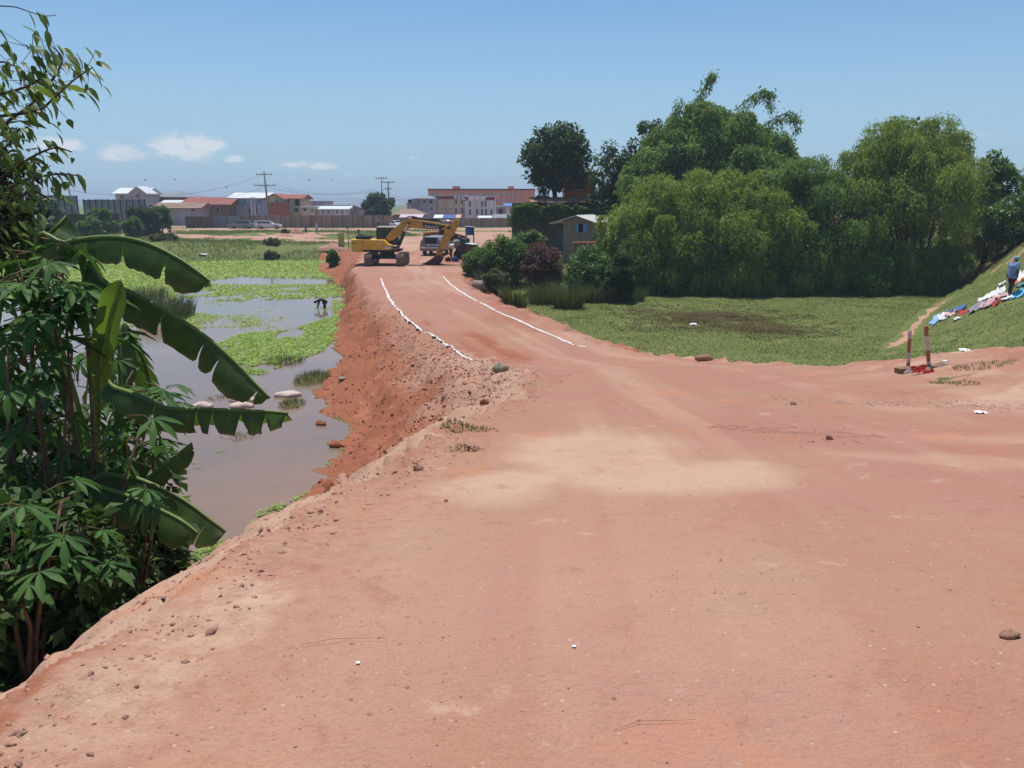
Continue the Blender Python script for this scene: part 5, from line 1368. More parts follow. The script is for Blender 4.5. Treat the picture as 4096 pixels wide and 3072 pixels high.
plan = [(-1.75, -1.36), (-2.35, -1.34), (-2.72, -1.05), (-2.86, -.5), (-2.86, .5), (-2.72, 1.05), (-2.35, 1.34), (-1.75, 1.36)]
mb.prism(plan, 'z', 1.07, 2.06); cw = mb.build('counterweight', YEL, exc, .06)
for i in range(2):
    mb = MB(); mb.box((-2.5 + .0, -1.235 - .0, 1.74 + .07 * i), (.36, .03, .035), Euler((0, -.12, -.72))); mb.build('red_stripe', REDT if i else BLK, cw)
mb = MB(); mb.prism([(-1.74, 1.23), (.55, 1.23), (.55, 1.62), (.3, 1.66), (-.05, 2.02), (-1.74, 2.04)], 'y', -1.33, -.42); mb.build('side_housing', YEL, exc, .03)
mb = MB(); mb.prism([(-1.74, 1.23), (-.95, 1.23), (-.95, 2.03), (-1.74, 2.04)], 'y', -.41, 1.33); mb.build('engine_housing', YEL, exc, .03)
mb = MB(); mb.box((-1.8, -.3, 2.2), (1.05, 1.5, .26)); en = mb.build('engine_cover', BLK, exc, .03)
for x in (-2.05, -1.85): q = MB(); q.tube([(x, -.6, 2.3), (x, -.6, 2.48)], .05, 8); q.build('exhaust_pipe', BLK, en)
q = MB(); q.tube([(-2.3, -1.25, 2.06), (-2.3, -1.25, 2.4), (-1.3, -1.25, 2.4), (-1.3, -1.25, 2.06)], .018, 6); q.build('handrail', BLK, exc)
q = MB(); q.box((.28, -1.345, 1.42), (.5, .02, .22)); q.build('pale_panel', LIGHTT, exc)
q = MB(); q.tube([(-.35, -1.35, 1.82), (-.35, -1.32, 1.82)], .12, 14); q.build('round_badge', LIGHTT, exc)
q = MB(); q.box((.85, -.95, 1.28), (.75, .6, .12)); q.tube([(-.9, -.8, 1.16), (-.35, -.8, 1.16)], .14, 8); q.tube([(.1, -.8, 1.16), (.6, -.8, 1.16)], .15, 8); q.build('step_and_pipes', DIRTY, exc)
cab = MB(); cab.box((0.0, .85, 1.3), (1.75, 1.0, .2)); cab.build('cab_floor', BLK, exc, .02)
cb = MB()
for x in (-.85, -.3, .88):
    for y in (.37, 1.33): cb.box((x + (-.0 if x < .5 else -.06), y, 2.15), (.08, .08, 1.6))
cb.box((0.0, .85, 2.9), (1.75, 1.04, .06)); cabf = cb.build('cab_frame', BLK, exc, .015)
q = MB(); q.prism([(-.9, 2.93), (.85, 2.93), (.72, 3.05), (-.8, 3.06)], 'y', .33, 1.37); q.build('cab_roof', LIGHTT, exc, .03)
for c, d in (((-.575, .36, 2.2), (.46, .02, 1.35)), ((.26, .36, 2.2), (1.02, .02, 1.35)), ((.84, .85, 2.2), (.02, .86, 1.35)), ((-.88, .85, 2.2), (.02, .86, 1.3)), ((0, 1.34, 2.2), (1.6, .02, 1.35))):
    q = MB(); q.box(c, d); q.build('window_pane', GLASS, cabf)
q = MB(); q.box((-.2, .85, 1.75), (.5, .5, .7)); q.build('operator_seat', BLK, exc, .05)
# boom: two tapered plates with a bend
bm_ = [zx(*q) for q in ((845, 395), (905, 320), (1075, 175), (1130, 150), (1210, 148), (1300, 165), (1480, 190), (1640, 228), (1715, 250), (1725, 285), (1660, 290), (1460, 285), (1260, 275), (1190, 265), (1120, 290), (945, 425), (880, 440))]
mb = MB(); mb.prism(bm_, 'y', -.26, .26); boom = mb.build('boom', YELD, exc, .03)
lp = [zx(*q) for q in ((1328, 195), (1640, 240), (1580, 284), (1365, 276))]
mb = MB(); mb.prism(lp, 'y', -.275, -.262); mb.build('name_plate', BLK, boom)
fc = bpy.data.curves.new('lettering', 'FONT'); fc.body = 'SANY'; fc.size = .44; fc.extrude = .004; fc.offset = .012; fc.space_character = 1.12
fo = bpy.data.objects.new('lettering', fc); COL.objects.link(fo)
dg = bpy.context.evaluated_depsgraph_get(); dg.update(); me = bpy.data.meshes.new_from_object(fo.evaluated_get(dg)); bpy.data.objects.remove(fo)
fo = bpy.data.objects.new('lettering', me); COL.objects.link(fo); me.materials.append(LIGHTT); fo.parent = boom
fo.location = (zx(1362, 266)[0], -.285, zx(1362, 266)[1]); fo.rotation_euler = (R(90), R(5), 0); fo.scale = (1.0, .8, 1)
for sy_ in (-.38, .38):
    q = MB(); a, b = zx(1010, 500), zx(1085, 325); q.tube([(a[0], sy_, a[1]), (b[0], sy_, b[1])], .1, 10); cy = q.build('boom_cylinder', BLK, exc)
    q = MB(); c = zx(1155, 205); q.tube([(b[0], sy_, b[1]), (c[0], sy_, c[1])], .06, 8); q.build('rod', CHROME, cy)
q = MB(); c = zx(1158, 203); q.tube([(c[0], -.5, c[1]), (c[0], .5, c[1])], .1, 10); q.build('boom_pin', DIRTY, boom)
q = MB(); a, b = zx(1190, 148), zx(1560, 172); q.tube([(a[0], 0, a[1] + .06), (b[0], 0, b[1] + .02)], .1, 10); cy = q.build('arm_cylinder', BLK, exc)
q = MB(); c = zx(1800, 180); q.tube([(b[0], 0, b[1] + .02), (c[0], 0, c[1])], .06, 8); q.build('rod', CHROME, cy)
q = MB(); S = spine([(*zx(1080, 178), 0), (*zx(1150, 120), 0), (*zx(1240, 125), 0), (*zx(1330, 160), 0)], 10); S = [Vector((v.x, -.05, v.y)) for v in S]; q.tube(S, .04, 6); S = [v + Vector((0, .1, .02)) for v in S]; q.tube(S, .035, 6); q.build('hydraulic_hoses', BLK, boom)
# arm (stick)
st_ = [zx(*q) for q in ((1770, 165), (1830, 160), (1800, 250), (1760, 345), (1640, 500), (1575, 640), (1500, 625), (1550, 500), (1625, 320), (1640, 245), (1690, 225))]
mb = MB(); mb.prism(st_, 'y', -.2, .2); arm = mb.build('arm', YELD, exc, .03)
q = MB(); c = zx(1685, 262); q.tube([(c[0], -.36, c[1]), (c[0], .36, c[1])], .13, 12); q.build('arm_pin', DIRTY, arm)
q = MB(); a, b = zx(1795, 215), zx(1715, 430); q.tube([(a[0], -.0, a[1]), (b[0], 0, b[1])], .08, 8); cy = q.build('bucket_cylinder', BLK, exc)
q = MB(); a, b, c = zx(1715, 430), zx(1650, 560), zx(1600, 650); q.tube([(a[0], 0, a[1]), (b[0], 0, b[1])], .05, 8); q.build('rod', CHROME, cy)
q = MB()
for sy_ in (-.24, .24): q.tube([(b[0], sy_, b[1]), (c[0], sy_, c[1] - .05)], .05, 6); q.tube([(b[0], sy_, b[1]), (zx(1545, 570)[0], sy_, zx(1545, 570)[1])], .045, 6)
q.build('bucket_link', DIRTY, exc)
bp_ = [zx(*q) for q in ((1490, 640), (1560, 625), (1600, 670), (1570, 730), (1490, 765), (1400, 745), (1345, 735), (1420, 690))]
mb = MB(); mb.prism(bp_, 'y', -.55, .55); bk_ = mb.build('bucket', DIRTY, exc, .03)
for i in range(5):
    q = MB(); y0 = -.45 + i * .225; a = zx(1350, 735); q.box((a[0] - .1, y0, a[1] - .02), (.26, .09, .07), Euler((0, -.15, 0)), 0, (.8, .6)); q.build('bucket_tooth', STEEL, bk_)
# ------------------------------------------------------------------ hut and old building behind the shrubs
MUD = M('mud_plaster', (.33, .265, .20), .95, .3, 3, .01, 15); TIN = M('tin_sheet', (.70, .70, .66), .6, .15, 3, 0, 30, .3, .0, streak=True); BLUEW = M('blue_shutter', (.16, .40, .62), .6, .25, 6)
DARKIN = M('dark_interior', (.012, .012, .012), .9); BRICKO = M('orange_brick', (.40, .135, .06), .9, .35, 4, .006, 30); TILE = M('clay_tile', (.40, .20, .13), .9, .35, 5, .01, 12); ADOBE = M('adobe_wall', (.15, .10, .075), .95, .35, 2, .01, 12)
Yh = 70.
hb = at(578, 252, Yh); hb.z = H(hb.x, hb.y)
hut = thing('hut', 'small grey gabled hut with pale tin roof and blue shutters', 'hut', hb, R(-22))
def hx(x, y): q = at(475 + x * .0829, 175 + y * .0829, Yh) - hb; return q.x, q.z
xl, _ = hx(1055, 600); xr, _ = hx(1450, 600); ax, az_ = hx(1240, 500); _, er = hx(1450, 580); _, el_ = hx(1055, 560)
mb = MB(); mb.prism([(xl, -.3), (xr, -.3), (xr, er), (ax, az_), (xl, el_)], 'y', 0, 4.2); wall_ = mb.build('wall', MUD, hut)
rl = hx(905, 592); rr = hx(1500, 582)
for nm, a, b in (('roof_slope', rl, (ax, az_ + .04)), ('roof_slope', (ax, az_ + .04), rr)):
    mb = MB(); mb.prism([a, b, (b[0], b[1] + .07), (a[0], a[1] + .07)], 'y', -.55, 4.6)
    rf = mb.build(nm, TIN, hut)
    for k in range(1, 6):
        q = MB(); f = k / 6; yy = -.55 + 5.15 * f
        q.prism([(a[0], a[1] + .072), (b[0], b[1] + .072), (b[0], b[1] + .10), (a[0], a[1] + .10)], 'y', yy - .02, yy + .02); q.build('rib', TIN, rf)
wx0, wz0 = hx(1215, 690); wx1, wz1 = hx(1355, 590)
q = MB(); q.box(((wx0 + wx1) / 2, -.01, (wz0 + wz1) / 2), (wx1 - wx0, .04, wz1 - wz0)); wi = q.build('window', DARKIN, hut)
for x0, x1 in ((wx0, wx0 + .26 * (wx1 - wx0)), (wx1 - .32 * (wx1 - wx0), wx1)):
    q = MB(); q.box(((x0 + x1) / 2, -.06, (wz0 + wz1) / 2), (x1 - x0, .04, wz1 - wz0)); q.build('shutter', BLUEW, wi)
q = MB(); a = hx(1000, 900); q.box((a[0], .3, a[1] + .7), (.8, .06, 2.0)); q.build('door', M('green_door', (.04, .10, .09), .7), hut)
tb_ = at(584, 246, Yh - 2.2); tz = H(tb_.x, tb_.y)
tab = thing('brick_table', 'rough brick-red table with papers in front of the hut', 'table', (tb_.x, tb_.y, tz))
ht = at(584, 243, Yh - 2.2).z - tz
q = MB(); q.box((0, 0, ht), (1.9, .9, .16)); q.build('table_top', BRICKO, tab, .01)
for x in (-.7, .75): q = MB(); q.box((x, 0, ht / 2 - .1), (.2, .7, ht - .18)); q.build('leg', BRICKO, tab)
Yb = 80.
lb = at(556, 230, Yb); lb.z = H(lb.x, lb.y)
low = thing('long_building', 'long low earth building with clay tile roof overgrown by creeper', 'building', lb)
def lx(px, py): q = at(px, py, Yb) - lb; return q.x, q.z
x0, z0 = lx(512, 204); x1, z1 = lx(602, 203)
q = MB(); q.box(((x0 + x1) / 2, 2.5, z1 / 2 - .2), (x1 - x0, 5, z1 + .4)); q.build('wall', ADOBE, low)
ra, rb = lx(530, 202.5), lx(597, 197)
nrow, ncol = 4, 24
q = MB(); q.prism([(-.5, ra[1] - .02), (2.5, rb[1] - .1), (5.5, ra[1] - .02)], 'x', ra[0], rb[0]); rf = q.build('roof', TILE, low)
tm = MB(); tw = (rb[0] - ra[0]) / ncol
tm.add([(-tw * .5, -.42, 0), (tw * .5, -.42, 0), (tw * .5, .42, 0), (-tw * .5, .42, 0), (0, -.42, .07), (0, .42, .07)], [(0, 4, 5, 3), (4, 1, 2, 5), (0, 1, 4)], 0)
tme = tm.mesh('tile', TILE); sl = math.atan2(rb[1] - .08 - ra[1], 3.0)
for i in range(ncol):
    for jx in range(nrow):
        o = bpy.data.objects.new('tile', tme); COL.objects.link(o); o.parent = rf
        f = (jx + .5) / nrow; o.location = (ra[0] + (i + .5) * tw, -.5 + 3 * f, ra[1] + (rb[1] - .08 - ra[1]) * f + .03 + random.uniform(0, .02)); o.rotation_euler = (sl + .03, 0, random.uniform(-.02, .02))
g = np.random.default_rng(88); n = 9000
px_ = g.uniform(508, 604, n); py_ = 202.8 + np.abs(g.normal(0, 9, n)); k = (vnoise(px_ * .11, py_ * .16, 9) > .36) & (py_ < 232) & (py_ > 202.8 + 5 * vnoise(px_ * .2, px_ * 0, 4))
px_, py_ = px_[k], py_[k]
P = np.array([at(a, b, Yb) - lb for a, b in zip(px_, py_)]); P[:, 1] = -.1 - g.random(len(P)) * .8
V, Fq = leaf_quads(P, rand_unit(len(P), g) + np.array([0, -.3, -.6]), rand_unit(len(P), g) + np.array([0, -.3, .8]), g.uniform(.2, .4, len(P)), g.uniform(.14, .26, len(P)))
kind(npmesh('creeper', V, Fq, MIDLEAF, low), 'stuff')
Yt = 88.
tw_ = at(578, 205, Yt); tw_.z = H(tw_.x, tw_.y)
tower = thing('brick_house', 'narrow orange brick house rising behind the creeper-covered building', 'house', tw_)
def txx(px, py): q = at(px, py, Yt) - tw_; return q.x, q.z
a, b = txx(565, 178), txx(596, 172)
q = MB(); q.box(((a[0] + b[0]) / 2, 2, b[1] / 2 - .2), (b[0] - a[0], 4, b[1] + .4)); q.build('wall', BRICKO, tower)
q = MB(); q.box(((a[0] + b[0]) / 2, 2, a[1] - .15), (b[0] - a[0] + .3, 4.3, .25)); q.build('cornice', MUD, tower)
w0, w1 = txx(575.7, 189), txx(583.6, 181.6)
q = MB(); q.box(((w0[0] + w1[0]) / 2, -.02, (w0[1] + w1[1]) / 2), (w1[0] - w0[0], .1, w1[1] - w0[1])); wi = q.build('window', DARKIN, tower)
q = MB(); q.box(((w0[0] + w1[0]) / 2, -.06, w0[1] - .06), (w1[0] - w0[0] + .3, .16, .12)); q.build('sill', MUD, wi)
shrub_px('spiky_shrub', 'spiky flowering shrub in front of the round-crowned tree', 541, 200, 22, 16, 82, .3, leaf_mat('dry_flower_leaf', (.08, .09, .03), (.30, .15, .08), .3), 461, 40)

# ------------------------------------------------------------------ the town beyond the field
def wallmat(n, c): return M('wall_' + n, c, .9, .28, 1.2, 0, 30, .2, streak=True)
PLW, PLB, PLC, PLG = wallmat('white', (.66, .65, .68)), wallmat('blue', (.38, .46, .62)), wallmat('cream', (.64, .55, .40)), wallmat('grey', (.38, .37, .42))
PLO, PLY, PLBR, PLR = wallmat('orange', (.58, .25, .17)), wallmat('lime', (.58, .58, .36)), wallmat('brown', (.24, .16, .12)), wallmat('rust', (.34, .14, .09))
RFR, RFG, RFW, RFB, RFBR = M('red_roof', (.32, .10, .075), .8, .3, 1.5), M('grey_roof', (.22, .25, .28), .7, .25, 1.5), M('white_roof', (.68, .70, .72), .5, .15, 1.5), M('blue_roof', (.10, .22, .45), .6, .2, 1.5), M('brown_roof', (.30, .19, .14), .8, .3, 1.5)
PANE = M('far_pane', (.05, .06, .075), .15, .2, 2, 0, 30, .5); PANEB = M('blue_pane', (.16, .24, .36), .2, .2, 2, 0, 30, .5); FRAMEW = M('window_frame', (.5, .5, .5), .7)
BASEZ = {}
def far_box(name, label, cat, px0, px1, Y, depth, group=None):
    m = at((px0 + px1) / 2, 225, Y); m.z = H(m.x, m.y)
    return thing(name, label, cat, m, 0, group), m
def fx_(m, Y, px, py): q = at(px, py, Y) - m; return q.x, q.z
def building(label, px0, px1, ytop, Y, depth, wall, roof=None, rk='flat', yr=None, wins=(), cat='house', name='house', over=.5, pane=PANE, extra=None, rx0=None, rx1=None, group='houses beyond the wall'):
    root, m = far_box(name, label, cat, px0, px1, Y, depth, group)
    f = lambda px, py: fx_(m, Y, px, py)
    x0, x1, z = f(px0, ytop)[0], f(px1, ytop)[0], f(px0, ytop)[1]
    q = MB(); q.box(((x0 + x1) / 2, depth / 2, z / 2 - .5), (x1 - x0, depth, z + 1)); q.build('wall', wall, root)
    if rk == 'flat':
        q = MB(); q.box(((x0 + x1) / 2, depth / 2, z + .12), (x1 - x0 + .5, depth + .5, .24)); q.build('roof', roof or wall, root)
    else:
        zr = f(px0, yr)[1]; a, b = (f(rx0, ytop)[0] if rx0 else x0) - over, (f(rx1, ytop)[0] if rx1 else x1) + over
        if rk == 'side':                                    # ridge across the view
            q = MB(); q.prism([(-over, z - .1), (depth / 2, zr), (depth + over, z - .1), (depth + over, z - .25), (-over, z - .25)], 'x', a, b)
            g_ = MB(); g_.prism([(0, z - .3), (depth / 2, zr - .15), (depth, z - .3)], 'x', x0 + .01, x1 - .01); g_.build('gable', wall, root)
        elif rk == 'front':                                 # gable towards the view
            c = (a + b) / 2; q = MB(); q.prism([(a, z - .1), (c, zr), (b, z - .1), (b, z - .28), (c, zr - .2), (a, z - .28)], 'y', -over, depth + over)
            g_ = MB(); g_.prism([(x0, z - .01), (x1, z - .01), (c, zr - .22)], 'y', 0.01, depth); g_.build('gable', wall, root)
        else:                                               # hip
            q = MB(); i = min(depth / 2, (b - a) / 3)
            q.add([(a, -over, z), (b, -over, z), (b, depth + over, z), (a, depth + over, z), (a + i, depth / 2, zr), (b - i, depth / 2, zr)], [(0, 1, 5, 4), (1, 2, 5), (2, 3, 4, 5), (3, 0, 4), (3, 2, 1, 0)])
        q.build('roof', roof, root)
    for w in wins:
        wx0, wx1, wy0, wy1 = w[:4]; X0, Z1 = f(wx0, wy0); X1, Z0 = f(wx1, wy1)
        pm = w[4] if len(w) > 4 else pane
        q = MB(); t = .1
        q.box(((X0 + X1) / 2, -.03, Z1), (X1 - X0 + .16, .12, t)); q.box(((X0 + X1) / 2, -.03, Z0), (X1 - X0 + .16, .16, t)); q.box((X0, -.03, (Z0 + Z1) / 2), (t, .1, Z1 - Z0)); q.box((X1, -.03, (Z0 + Z1) / 2), (t, .1, Z1 - Z0))
        wo = q.build('window', FRAMEW, root)
        q = MB(); q.box(((X0 + X1) / 2, .0, (Z0 + Z1) / 2), (X1 - X0, .06, Z1 - Z0)); q.build('pane', pm, wo)
    if extra: extra(root, f)
    return root
building('grey two-storey house with white gabled roof standing above the metal fence', 115, 145, 193, 196, 8, PLG, RFW, 'side', 187.5, [(137, 141, 194, 199), (120, 124, 195, 199)], over=.6)
building('front wing with a white-edged gable on the grey two-storey house', 130.5, 145.5, 193, 193, 5, PLG, RFW, 'front', 186, [(136, 140.5, 193.8, 198)], over=.5)
building('long building with a grey hipped roof behind the red-roofed house', 146, 188, 197, 205, 12, PLBR, RFG, 'hip', 190.8, over=.8)
building('small house with a white roof in front of the hipped roof', 160, 182, 204, 182, 7, PLG, RFW, 'side', 200, [(166, 168, 205, 208)])
building('low house with a brown lean-to roof beside the shrubs', 155, 199, 207.5, 170, 7, PLG, RFBR, 'side', 202.5, [(168, 172, 208, 212), (191, 195, 208, 212)], over=.7)
building('house with a long red roof left of the blue-white house', 184, 229, 204, 176, 9, PLBR, RFR, 'side', 197, [(205, 209, 207, 213), (216, 220, 207, 213)], over=.8)
def porch(root, f):
    for px in (252, 255): 
        a = f(px, 197); q = MB(); q.box((a[0], -.6, a[1] / 2), (.3, .3, a[1])); q.build('porch_column', PLW, root)
    a, b = f(231, 206), f(249, 207); q = MB(); q.box(((a[0] + b[0]) / 2, -.7, a[1]), (b[0] - a[0], 1.4, .2)); q.build('balcony', PLG, root)
building('two-storey pale blue and white house with a white roof', 231, 265, 197.5, 180, 10, PLB, RFW, 'side', 192.3, [(233, 235, 199, 204), (243.8, 246, 198, 203.5), (234, 236, 208, 214), (248, 251, 208, 214), (255, 258, 207, 213, PANEB), (258, 262, 199, 204, PANEB)], over=.7, extra=porch)
building('cream two-storey house with a red gabled roof behind the tall power pole', 265, 283, 199, 172, 7, PLY, RFR, 'front', 193.6, [(276, 277.8, 199.5, 201.5)], over=.6)
building('plastered wing with a dark balcony on the cream house', 281, 301, 198, 174, 8, PLC, RFR, 'side', 194.2, [(287.5, 289.5, 198.5, 202.5), (294.5, 300, 199, 206, DARKIN), (294, 299, 208, 212)], over=.6)
building('unplastered brick annex at the foot of the cream house', 269, 284, 203.5, 168, 4, BRICKO, RFBR, 'flat', cat='house')
building('flat grey building in the distance right of the cream house', 301, 323, 202, 215, 12, PLG, RFG, 'flat', cat='building', name='building')
building('lower dark flat-roofed building right of the flat grey one', 318, 342, 206, 205, 10, PLG, RFG, 'flat', cat='building', name='building')
building('low white building with a row of small blue windows', 317, 347, 208.5, 168, 7, PLW, RFW, 'side', 206, [(322, 324, 210, 213.5, PANEB), (327.5, 330, 209.5, 213.5, PANEB), (332, 333.5, 209, 212), (336, 338.5, 210, 213.5, PANEB), (341, 343.5, 210, 213.5, PANEB)], over=.6)
building('small yellowish shed left of the low white building', 301, 314, 207.5, 166, 5, PLC, RFW, 'flat', None, [(303, 307, 208, 211), (311, 313.5, 209, 212)])
building('small grey gabled house half behind the street tree', 347.5, 361, 208.5, 172, 7, PLG, RFG, 'front', 205, [(353, 355, 209, 211)], over=.5)
building('house with a wide brown roof right of the street tree', 394, 420, 214.5, 172, 8, PLBR, RFBR, 'hip', 209, over=.8)
building('grey unfinished house with dark upper windows', 412, 435, 198.5, 186, 9, PLG, RFG, 'hip', 195.5, [(417.5, 420, 200, 203), (423, 426, 200, 203, DARKIN), (429, 433, 200, 203.5, DARKIN), (430, 433, 207, 210)], over=.4)
building('small open roof terrace at the left of the unfinished house', 407, 413, 204, 184, 5, PLG, RFG, 'flat', None, [(408, 412, 199.5, 203, DARKIN)])
def signs(root, f):
    for i, px in enumerate((471, 477, 483)):
        a = f(px, 198.5); q = MB(); q.tube([(a[0], -.35, a[1]), (a[0], -.28, a[1])], .55, 14); o = q.build('oval_sign', M('sign_white', (.75, .74, .74), .6), root); o.scale = (1.25, 1, 1); o.location.x = -a[0] * .25
    a, b = f(465, 196.7), f(495, 200.2); q = MB(); q.box(((a[0] + b[0]) / 2, -.12, (a[1] + b[1]) / 2), (b[0] - a[0], .22, a[1] - b[1])); q.build('red_fascia', M('red_fascia', (.25, .035, .035), .7), root)
def signs2(root, f):
    a, b = f(435, 196), f(465, 199); q = MB(); q.box(((a[0] + b[0]) / 2, -.12, (a[1] + b[1]) / 2), (b[0] - a[0], .22, a[1] - b[1])); q.build('red_fascia', M('red_fascia', (.25, .035, .035), .7), root)
    for px in (455.5, 459, 462.5):
        a = f(px, 197.3); q = MB(); q.box((a[0], -.3, a[1]), (.55, .05, .8)); q.build('white_letter_board', M('sign_white', (.75, .74, .74), .6), root)
W3 = lambda xs, y0, y1: [(x, x + 2.0, y0, y1) for x in xs]
building('cream three-storey block with a dark red fascia', 435, 465, 196, 190, 10, PLC, None, 'flat', None, W3((455, 461), 199, 204.5) + W3((455, 461), 208, 213.5), cat='building', name='building', extra=signs2)
building('white block with oval signs on its red fascia', 465, 495, 197, 188, 10, PLW, None, 'flat', None, W3((469, 481, 484.6), 201, 207) + W3((469, 476, 481, 485, 490.5), 209, 215), cat='building', name='building', extra=signs)
def rboxes(root, f):
    for p0, p1 in ((452, 459), (508, 514)):
        a, b = f(p0, 186), f(p1, 190); q = MB(); q.box(((a[0] + b[0]) / 2, 4, (a[1] + b[1]) / 2), (b[0] - a[0], 4, a[1] - b[1])); q.build('stair_head', PLO, root)
    a, b = f(428, 189.6), f(535, 190); q = MB(); q.box(((a[0] + b[0]) / 2, -.1, a[1]), (b[0] - a[0], .3, .5)); q.build('cornice', PLR, root)
building('long orange-red building with a row of blue windows along the skyline', 428, 535, 190, 250, 14, PLO, None, 'flat', None, [(x, x + 3.4, 193.4, 196.2, PANEB) for x in (431, 438, 454.5, 461, 467, 475, 482, 488, 494, 500, 506, 513)] + [(x, x + 3, 199, 202.5, PANEB) for x in (500, 507, 514)], cat='building', name='building', extra=rboxes)
building('small shop with a blue and white awning right of the white block', 506, 520, 205.5, 176, 5, PLW, RFB, 'side', 203.3, [(510, 514, 208, 214)], cat='shop', name='shop')
building('low grey kiosk under the shop sign at the end of the white block', 496, 505, 207, 178, 5, PLG, RFW, 'flat', None, [(498, 503, 208.5, 214, DARKIN)], cat='shop', name='shop')
# market stall awnings behind the wall
def awning(label, px0, px1, y0, y1, Y, mat):
    m = at((px0 + px1) / 2, y1, Y); gz = H(m.x, m.y); root = thing('market_stall', label, 'market stall', (m.x, m.y, gz), 0, 'market stalls behind the wall')
    w = (px1 - px0) * Y / F; z0 = m.z - gz; z1 = at(px0, y0, Y).z - gz
    q = MB(); q.prism([(-1.2, z0), (1.6, z1), (1.6, z1 + .05), (-1.2, z0 + .05)], 'x', -w / 2, w / 2); q.build('awning', mat, root)
    for x in (-w / 2 + .1, w / 2 - .1):
        for y, zz in ((-1.1, z0), (1.5, z1)): q = MB(); q.tube([(x, y, -.1), (x, y, zz)], .05, 6); q.build('post', WOOD, root)
awning('market stall with a pinkish white awning left of the blue one', 400, 423, 214.5, 217.5, 164, M('pinkish_tarp', (.6, .5, .5), .7))
awning('market stall with a white awning just left of the blue one', 434, 443, 215, 218, 163, WHITEC)
awning('market stall with a deep blue awning', 443, 456, 215, 218.6, 162, M('blue_tarp', (.05, .10, .34), .6))
awning('market stall with an orange-white awning right of the blue one', 456, 461, 214.8, 218, 162, M('peach_tarp', (.65, .38, .25), .7))
awning('market stall with a grey-white awning near the white block', 478, 492, 216, 218, 162, RFW)
awning('market stall with a dull grey awning at the right end of the stalls', 493, 509, 214.5, 218, 161, RFG)
# walls and fences
def panel_wall(name, label, cat, px0, px1, y0, Y, step, mat, postmat, part='panel', thick=.18, rows=1, y_end=None):
    m = at((px0 + px1) / 2, y0, Y); gz = H(m.x, m.y); root = thing(name, label, cat, (m.x, m.y, gz))
    n = max(1, int(round((px1 - px0) / step))); w = (px1 - px0) * Y / F / n; rs = random.Random(int(px0))
    hh = m.z - gz
    for i in range(n):
        x = -w * n / 2 + w * (i + .5); gg = min(0, H(m.x + x, Y) - gz) - .4
        for r in range(rows):
            za = gg + (hh - gg) * r / rows; zb = gg + (hh - gg) * (r + 1) / rows + (rs.uniform(-.05, .05) if r == rows - 1 else -.04)
            q = MB(); q.box((x, rs.uniform(-.015, .015), (za + zb) / 2), (w - .12, thick, zb - za)); q.build(part, mat, root)
    for i in range(n + 1):
        x = -w * n / 2 + w * i; q = MB(); q.box((x, -.03, hh / 2 - .2), (.16, thick + .1, hh + .5)); q.build('post', postmat, root)
    return root
WALLB = M('brown_brick_wall', (.42, .25, .20), .95, .35, 1.3, .01, 20, streak=True); WALLP = M('wall_pier', (.20, .12, .095), .95, .3, 3)
panel_wall('brick_wall', 'long brown panelled wall behind the parked cars', 'wall', 241, 392, 215.3, 156, 10, WALLB, WALLP)
panel_wall('brick_wall', 'brown wall continuing behind the excavator arm to the shrubs', 'wall', 392, 520, 218.3, 157, 10, WALLB, WALLP)
panel_wall('metal_fence', 'grey sheet-metal fence left of the parked cars', 'fence', 212, 241, 216, 155, 15, M('grey_sheet', (.22, .24, .27), .6, .2, 1.5), WALLP, 'sheet', .06)
panel_wall('stone_gate', 'rough stone and timber gateway at the left end of the metal fence', 'gate', 186, 212, 216.5, 154, 9, ADOBE, WOOD)
panel_wall('brick_wall', 'dark red-brown wall behind the banana leaves at the far left', 'wall', -30, 117, 214, 128, 14, M('dark_red_wall', (.13, .06, .045), .95, .3, 1.5), WALLP)
SHEET = M('weathered_sheet', (.20, .25, .27), .6, .3, 2, streak=True)
panel_wall('sheet_hoarding', 'tall weathered sheet-metal hoarding left of the leaning pole', 'hoarding', 26, 76, 195.5, 142, 6, SHEET, BLK, 'sheet', .05, 3)
panel_wall('sheet_hoarding', 'long weathered sheet-metal hoarding below the grey two-storey house', 'hoarding', 84, 144, 199.5, 146, 6, SHEET, BLK, 'sheet', .05, 3)
# poles and lines
POLEM = M('concrete_pole', (.20, .20, .22), .8, .2, 2)
def pole(label, px, ytop, Y, arms, lean=0, r=.16):
    m = at(px, 225, Y); gz = H(m.x, m.y); top = at(px, ytop, Y); root = thing('utility_pole', label, 'utility pole', (m.x, m.y, gz), 0, 'poles of the power line')
    h = top.z - gz; q = MB(); q.tube([(lean, 0, -.4), (0, 0, h)], [r * 1.3, r * .75], 8); q.build('pole', POLEM, root)
    for dz, w in arms:
        q = MB(); q.box((0, -.1, h - dz), (w, .14, .14)); am = q.build('crossarm', POLEM, root)
        for x in (-w / 2 + .1, -w / 6, w / 6, w / 2 - .1): q = MB(); q.tube([(x, -.1, h - dz + .05), (x, -.1, h - dz + .4)], [.06, .1], 6); q.build('insulator', PLW, am)
    return Vector((m.x, m.y - .1, gz + h))
pA = pole('tall power pole with two crossarms in front of the cream house', 267.5, 171, 165, [(.7, 3.2), (2.8, 4.4)], .5, .2)
pB = pole('slim power pole behind the street tree, left one of two', 383, 177, 185, [(.3, 2.6)], 0, .13)
pC = pole('power pole with a transformer right of the street tree', 389.5, 181, 170, [(.3, 2.6), (1.6, 1.4)], 0, .17)
q = MB(); q.box((0, 0, 0), (1.1, .8, 1.2)); tf = q.build('transformer', POLEM); tf.location = pC + Vector((.7, 0, -3.9)); tag(tf, 'grey transformer box hung on the power pole by the street tree', 'transformer')
pD = pole('leaning pole at the right end of the tall hoarding', 72.5, 183, 138, [(.4, 1.6)], .8, .14)
